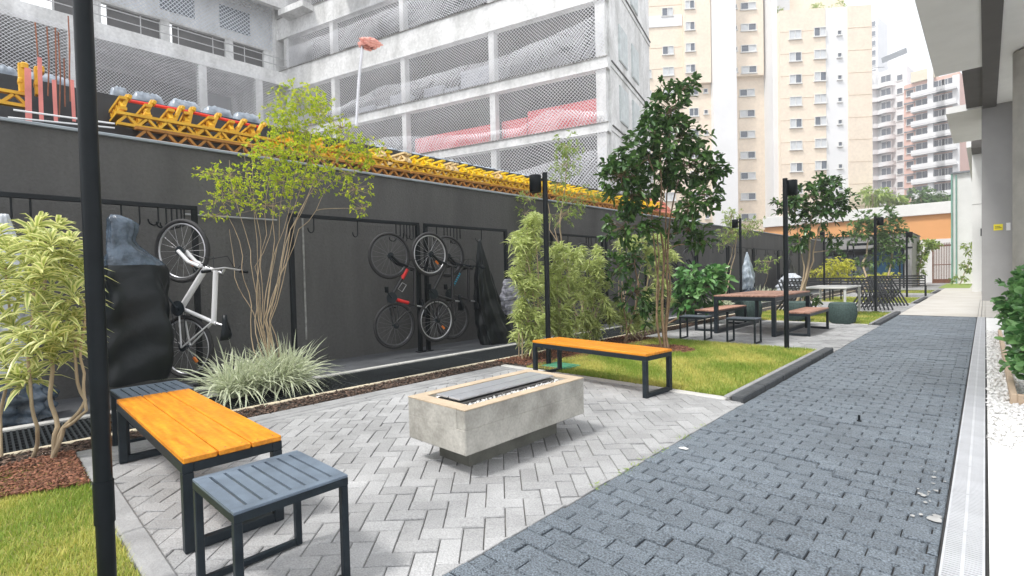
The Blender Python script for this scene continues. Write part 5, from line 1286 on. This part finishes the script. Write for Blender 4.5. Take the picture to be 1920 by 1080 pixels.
# white curved tower
def far_tower(label, px0, px1, ptop, d, story, wall_m, kindf, pbot=385, angd=0):
    p0 = at(px0, 500, d); u = np.array([math.sin(R(98)), math.cos(R(98)), 0]); r1 = ray(px1, 500)
    # right end: where the line of the facade meets the sight line at px1
    A2 = np.array([[u[0], -r1[0]], [u[1], -r1[1]]]); k_, _ = np.linalg.solve(A2, (O-p0)[:2]); W_ = float(k_); zt = float(at(px0, ptop, d)[2])
    c = p0+u*W_/2; a = math.atan2(u[1], u[0])+angd
    t = thing('apartment_tower', label, 'building', (c[0], c[1], 0), a)
    kindf(t, W_, zt, story); return t
m_rail = M('dark_balcony_rail', (.22, .24, .26), .6, .2, 4)
def k_white(t, W_, zt, st):
    q = MB(); q.bb(-W_/2, W_/2, 0, 10, 0, zt); q.build('wall', m_towhite, t)
    q = MB(); q.cyl((-W_*.28, .5, 0), W_*.20, zt+.5, 28); q.cyl((W_*.08, .5, 0), W_*.13, zt-1, 24); q.build('bay', m_towhite, t)
    q = MB(); N = 16
    for i in range(N): q.bar((-W_*.45+W_*.5*i/N, 0-1.6*math.sin(math.pi*i/N), zt+.9), (-W_*.45+W_*.5*(i+1)/N, -1.6*math.sin(math.pi*(i+1)/N), zt+.9), .12)
    q.bar((W_*.0, 0, zt+2.5), (W_*.5, 0, zt+3.2), .25, 1.2); q.build('roof_railing', m_rail, t)
    wd = win_mesh(1.9, 1.6); ws = win_mesh(1.1, 1.3, 0)
    z_ = zt-3.2
    while z_ > 12:
        for (x_, r_) in ((-W_*.28, W_*.20), (W_*.08, W_*.13)):
            b = MB()
            N = 14
            b.add([(x_+(r_+.7)*math.cos(math.pi+math.pi*i/N), .5+(r_+.7)*math.sin(math.pi+math.pi*i/N), zz) for zz in (z_-.6, z_+.35) for i in range(N+1)],
                  [(i, i+1, N+2+i, N+1+i) for i in range(N)], None, True)
            b.add([(x_+(r_+.7)*math.cos(math.pi+math.pi*i/N), .5+(r_+.7)*math.sin(math.pi+math.pi*i/N), z_-.6) for i in range(N+1)], [tuple(range(N+1))])
            b.build('balcony', m_towhite, t)
            add_window(t, x_+.2, .5-r_-.03, z_+.35, wd, 'dark')
        add_window(t, W_*.36, 0, z_+.2, ws, 'dark'); z_ -= st
def k_pink(t, W_, zt, st):
    q = MB(); q.bb(-W_/2, W_/2, 0, 12, 0, zt-1.5); q.build('wall', m_pinkwall, t)
    q = MB(); q.bb(-W_*.04, W_*.06, -1.0, 0, 0, zt+1); q.bb(W_*.38, W_*.5, -.2, 0, 0, zt-2); q.build('pier', m_towhite, t)
    q = MB(); q.bb(-W_*.35, W_*.1, -.6, 2, zt-1.5, zt+.6); q.build('cornice', M('cream_cornice', (.72, .66, .52), .8, .05, 2), t)
    wd = win_mesh(2.0, 1.7); ws = win_mesh(1.2, 1.3, 0); z_ = zt-4.5
    while z_ > 10:
        for x_, bw in ((-W_*.16, 3.0), (W_*.14, 2.4), (W_*.30, 3.0)):
            b = MB(); b.bb(x_-bw/2, x_+bw/2, -1.5, 0, z_-.3, z_+.0); b.bb(x_-bw/2, x_+bw/2, -1.55, -1.42, z_, z_+.75); b.build('balcony', m_towhite, t)
            add_window(t, x_, -.03, z_+.6, wd, 'dark')
        add_window(t, -W_*.38, -.03, z_+.5, ws, 'dark')
        b = MB(); b.bb(-W_*.38-.9, -W_*.38+.9, -.6, -.2, z_+1.9, z_+2.1); b.build('awning', m_rail, t)
        z_ -= st
def k_faint(t, W_, zt, st):
    q = MB(); q.bb(-W_/2, W_/2, 0, 10, 0, zt); q.build('wall', m_towhite, t)
    wd = win_mesh(4.2, 1.6, 2); z_ = zt-2.8
    while z_ > 40: add_window(t, .4, -.03, z_, wd, 'dark'); z_ -= st
far_tower('white apartment tower with stacked rounded balconies right of the beige tower', 1612, 1702, 150, 118, 2.95, m_towhite, k_white)
far_tower('salmon pink apartment tower with white balconies behind the overhang', 1696, 1800, 150, 104, 2.9, m_pinkwall, k_pink)
far_tower('tallest faint white tower behind the other far towers', 1606, 1648, 50, 160, 2.95, m_towhite, k_faint)

# ------------------------------------------------------------------ low buildings at the end
ow = thing('low_building', 'low apricot orange building with a white parapet behind the pavilion', 'building', (-7.5, 50.5, 0))
q = MB(); q.bb(-7.5, 5.7, 0, 8, 0, 5.2); q.build('wall', m_orangewall, ow)
q = MB(); q.bb(-7.6, 5.78, -.25, 8, 5.2, 6.1, bev=.02); q.build('parapet', m_white, ow)
q = MB(); q.bb(-7.5, 5.69, -.04, 0, 2.6, 3.3); q.build('base_band', m_towhite, ow)
q = MB(); q.bb(-11.5, -7.6, 0, 8, 0, 5.0); q.build('annex', M('pale_apricot_render', (.80, .56, .34), .8, .05, .5), ow)
# green lines behind the orange parapet : trees
for (px, py, lab, n_) in ((1635, 365, 'hazy green tree top above the apricot building at its left', 200), (1665, 372, 'hazy green tree top above the middle of the apricot building', 160), (1725, 368, 'hazy palm like tree top before the pink tower', 220), (1755, 372, 'hazy palm like tree top at the right before the pink tower', 160)):
    dd = 62; p = at(px, py, dd)
    tree('distant_tree', lab, 'tree', (p[0], p[1], 0), [([(p[0], p[1], 0), (p[0], p[1], p[2])], .15, .08)], [pc(px, py, dd, 26, 14, n_), pc(px+14, py+8, dd, 18, 9, n_//2)], l_pale if px < 1700 else l_far, m_bark, .7, .22, 7, .5)

pv = thing('pavilion', 'grey garden pavilion with dark glass front at the end of the court', 'building', (-5.2, 37, 0))
q = MB(); q.bb(-2.9, 2.1, 0, 5, 2.35, 3.15); q.bb(-2.9, -2.6, .2, 5, 0, 2.35); q.bb(1.7, 2.1, 0, 5, 0, 2.35); q.bb(-2.6, 1.7, 4.6, 5, 0, 2.35); q.build('wall', m_grey, pv)
q = MB(); q.bb(-2.6, 1.7, .5, .56, .5, 2.0, m_glass); q.bb(.2, 1.7, .42, .49, .35, 2.2, m_glassb); q.build('glass_front', None, pv)
q = MB(); q.bb(-2.95, 2.15, -.04, .0, 2.3, 2.38); q.bb(-2.95, 2.15, -.06, 5, 3.15, 3.2); q.build('trim', m_black, pv)
q = MB(); q.bb(-2.6, 1.7, .3, .5, 0, .5); q.build('plinth', m_grey, pv)
pg = thing('pergola', 'thin black steel pergola frame before the pavilion', 'pergola', (-4.6, 34.5, 0))
for x_, y_ in ((-1.2, 0), (1.2, 0), (-1.2, 1.8), (1.2, 1.8)):
    q = MB(); q.bb(x_-.04, x_+.04, y_-.04, y_+.04, 0, 2.55); q.build('post', m_black, pg)
q = MB(); q.bb(-1.24, 1.24, -.04, .04, 2.55, 2.63); q.bb(-1.24, 1.24, 1.76, 1.84, 2.55, 2.63); q.bb(-1.24, -1.16, .04, 1.76, 2.55, 2.63); q.bb(1.16, 1.24, .04, 1.76, 2.55, 2.63); q.build('beam', m_black, pg)

gt = thing('gate', 'brown slatted steel gate closing the far end of the path', 'gate', (-2.75, 46.5, 0))
q = MB(); q.bb(0, .09, -.05, .05, 0, 2.75); q.bb(1.28, 1.46, -.05, .05, 0, 2.75); q.bb(.09, 1.28, -.04, .04, 2.6, 2.72); q.bb(.09, 1.28, -.04, .04, 1.28, 1.34); q.bb(.09, 1.28, -.04, .04, 0.02, .3); q.build('frame', m_gatew, gt)
q = MB()
for i in range(13): x_ = .13+i*.088; q.bb(x_, x_+.042, -.02, .02, .3, 2.85)
q.build('slats', m_gatew, gt)
q = MB(); q.bb(1.46, 2.5, -.03, .03, 2.6, 2.68); q.bb(1.46, 2.5, -.03, .03, 1.28, 1.34)
for i in range(11): x_ = 1.52+i*.092; q.bb(x_, x_+.042, -.02, .02, .25, 2.8)
q.build('side_panel', m_gatew, gt)
q = MB(); q.bb(1.2, 1.26, -.08, -.04, 1.35, 1.5); q.build('handle', m_alu, gt)
q = MB(); q.bb(1.55, 1.85, -.045, -.032, 1.85, 2.0); q.build('sign', m_signw, gt)
struct(sheet('lawn', -1.9, -.6, 36, 45, .012, m_grass if False else M('far_lawn', (.25, .34, .07), .9, .2, 4)))
sw = thing('street_wall', 'bright white wall beyond the brown gate', 'wall', (-2.5, 49, 0)); q = MB(); q.bb(-1.2, 3.5, 0, .2, 0, 3.0); q.build('wall', m_white, sw)

wb = thing('white_building', 'tall white building corner beyond the grey pillar with a green pipe', 'building', (-.44, 31.2, 0))
q = MB(); q.bb(0, 4, 0, 14, -.03, 6.65); q.build('wall', m_white, wb)
q = MB(); q.bb(-.005, .8, -.012, 0, 3.98, 4.0); q.build('joint', m_grey, wb)
q = MB(); q.bb(-1.15, 0, 14.0, 22, -.03, 7.4); q.build('rear_wall', m_white, wb)
q = MB(); q.tube([(-1.2, 13.9, 0), (-1.2, 13.9, 7.4)], .05, 8); q.tube([(-.98, 13.9, 0), (-.98, 13.9, 7.3)], .035, 8); q.build('drain_pipe', m_greenpipe, wb)
q = MB(); q.bb(-1.3, 0, 13.8, 14.2, 7.4, 7.5); q.build('roof_edge', m_rail, wb)
q = MB(); q.bb(.0, .5, -1.8, 0, 6.25, 6.65); q.build('upper_block', m_soffdk, wb)
q = MB(); q.bb(-.2, 4, .3, 13.5, 6.66, 15); q.build('upper_wall', m_white, wb)

# building on the right: pillar, overhanging boxes and pier
rb = thing('residential_building', 'grey building on the right with overhanging pale boxes and a wide pillar', 'building', (.3, 20, 0))
def rbb(name, x0, x1, y0, y1, z0, z1, mt, bev=0): q = MB(); q.bb(x0-.3, x1-.3, y0-20, y1-20, z0, z1, bev=bev); return q.build(name, mt, rb)
rbb('pillar', -.09, .66, 23.2, 25.2, -.03, 6.52, m_grey)
rbb('balcony_box', -1.02, -.06, 2.0, 18.5, 6.5, 8.2, m_soffit)
rbb('balcony_box', -1.00, -.06, 23.3, 29.1, 6.5, 6.72, m_soffit)
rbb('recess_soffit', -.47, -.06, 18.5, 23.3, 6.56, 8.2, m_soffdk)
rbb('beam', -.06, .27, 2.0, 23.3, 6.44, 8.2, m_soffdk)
rbb('soffit', .27, 6, 2.0, 23.2, 6.52, 8.2, m_soffit)
rbb('side_wall', .68, 1.0, 23.0, 40, 0, 8, m_white)
q = MB(); q.cyl((.62, -2.0, -.03), .42, 6.5, 40); q.build('pier', M('board_marked_concrete', (.40, .385, .345), .8, .15, 2, bump=.2), rb)
q = MB(); q.bb(.2-.3, .42-.3, 3.19, 3.2, 2.35, 2.55); s1 = q.build('sign', m_sign, rb)
q = MB(); q.bb(.23-.3, .39-.3, 3.184, 3.19, 2.42, 2.44); q.bb(.23-.3, .36-.3, 3.184, 3.19, 2.47, 2.485); q.build('writing', m_ink, s1)
q = MB(); q.bb(.5-.3, .6-.3, 3.19, 3.2, 2.33, 2.58); q.build('notice', m_signw, rb)
q = MB(); q.bb(-.12-.3, -.09-.3, 3.3, 3.5, 2.2, 2.45); q.build('wall_switch', m_black, rb)
# thin metal stake in the path
q = MB(); q.cyl((0, 0, 0), .016, .01, 12); q.bb(-.008, .008, -.003, .003, .008, .05); o = q.build('path_marker', m_black); o.location = [float(v) for v in gz(1611, 790)]; tag(o, 'tiny metal marker stud standing in the dark path', 'marker')
q = MB(); q.bb(-.2, .2, -.16, .16, .0, .03, bev=.006); q.bb(-.16, .16, -.12, .12, .03, .036); o = q.build('valve_cover', M('green_plastic', (.06, .25, .15), .5, .2, 5)); o.location = (-4.0, 5.12, .005); tag(o, 'green plastic valve cover on the lawn under the orange bench', 'cover')

# mortar smears and a paper scrap on the dark path
q = MB()
for _ in range(16):
    yy = random.choice([3.05, 3.2, 3.4, 3.6, 3.75, 2.9])+random.gauss(0, .05); xx = -.22+random.gauss(0, .025); rr_ = random.uniform(.004, .016); nn_ = 7
    q.add([(xx+rr_*random.uniform(.5, 1.1)*math.cos(6.283*i/nn_), yy+rr_*random.uniform(.6, 1.6)*math.sin(6.283*i/nn_), .0072) for i in range(nn_)], [tuple(range(nn_))])
for (px, py, rr_) in ((1752, 976, .035), (1757, 970, .02)):
    c_ = gz(px, py); q.add([(c_[0]+rr_*random.uniform(.7, 1.1)*math.cos(6.283*i/9), c_[1]+rr_*random.uniform(.7, 1.1)*math.sin(6.283*i/9), .0075) for i in range(9)], [tuple(range(9))])
stuff(q.build('mortar_smears', M('dry_mortar', (.38, .38, .37), .9, .2, 20)))
q = MB(); q.add([(-.03, -.012, .002), (.028, -.02, .006), (.035, .014, .003), (.0, .02, .008), (-.028, .015, .002)], [(0, 1, 2, 3, 4)]); o = q.build('paper_scrap', m_signw); c_ = gz(1281, 843); o.location = (c_[0], c_[1], .006)
tag(o, 'small white scrap of paper lying on the dark path near the plaza edge', 'litter')
# ------------------------------------------------------------------ the hazy air
hz = MB(); hz.bb(-255, 185, -125, 295, -1.1, 92); ho = hz.build('haze', None)
hm = bpy.data.materials.new('hazy_air'); hm.use_nodes = True; hn = hm.node_tree
hn.nodes.remove(hn.nodes['Principled BSDF']); pvn = hn.nodes.new('ShaderNodeVolumePrincipled')
pvn.inputs['Color'].default_value = (.95, .96, 1, 1); pvn.inputs['Density'].default_value = .0025; pvn.inputs['Anisotropy'].default_value = .2
hn.links.new(pvn.outputs[0], hn.nodes['Material Output'].inputs['Volume'])
ho.data.materials.clear(); ho.data.materials.append(hm); ho['kind'] = 'stuff'
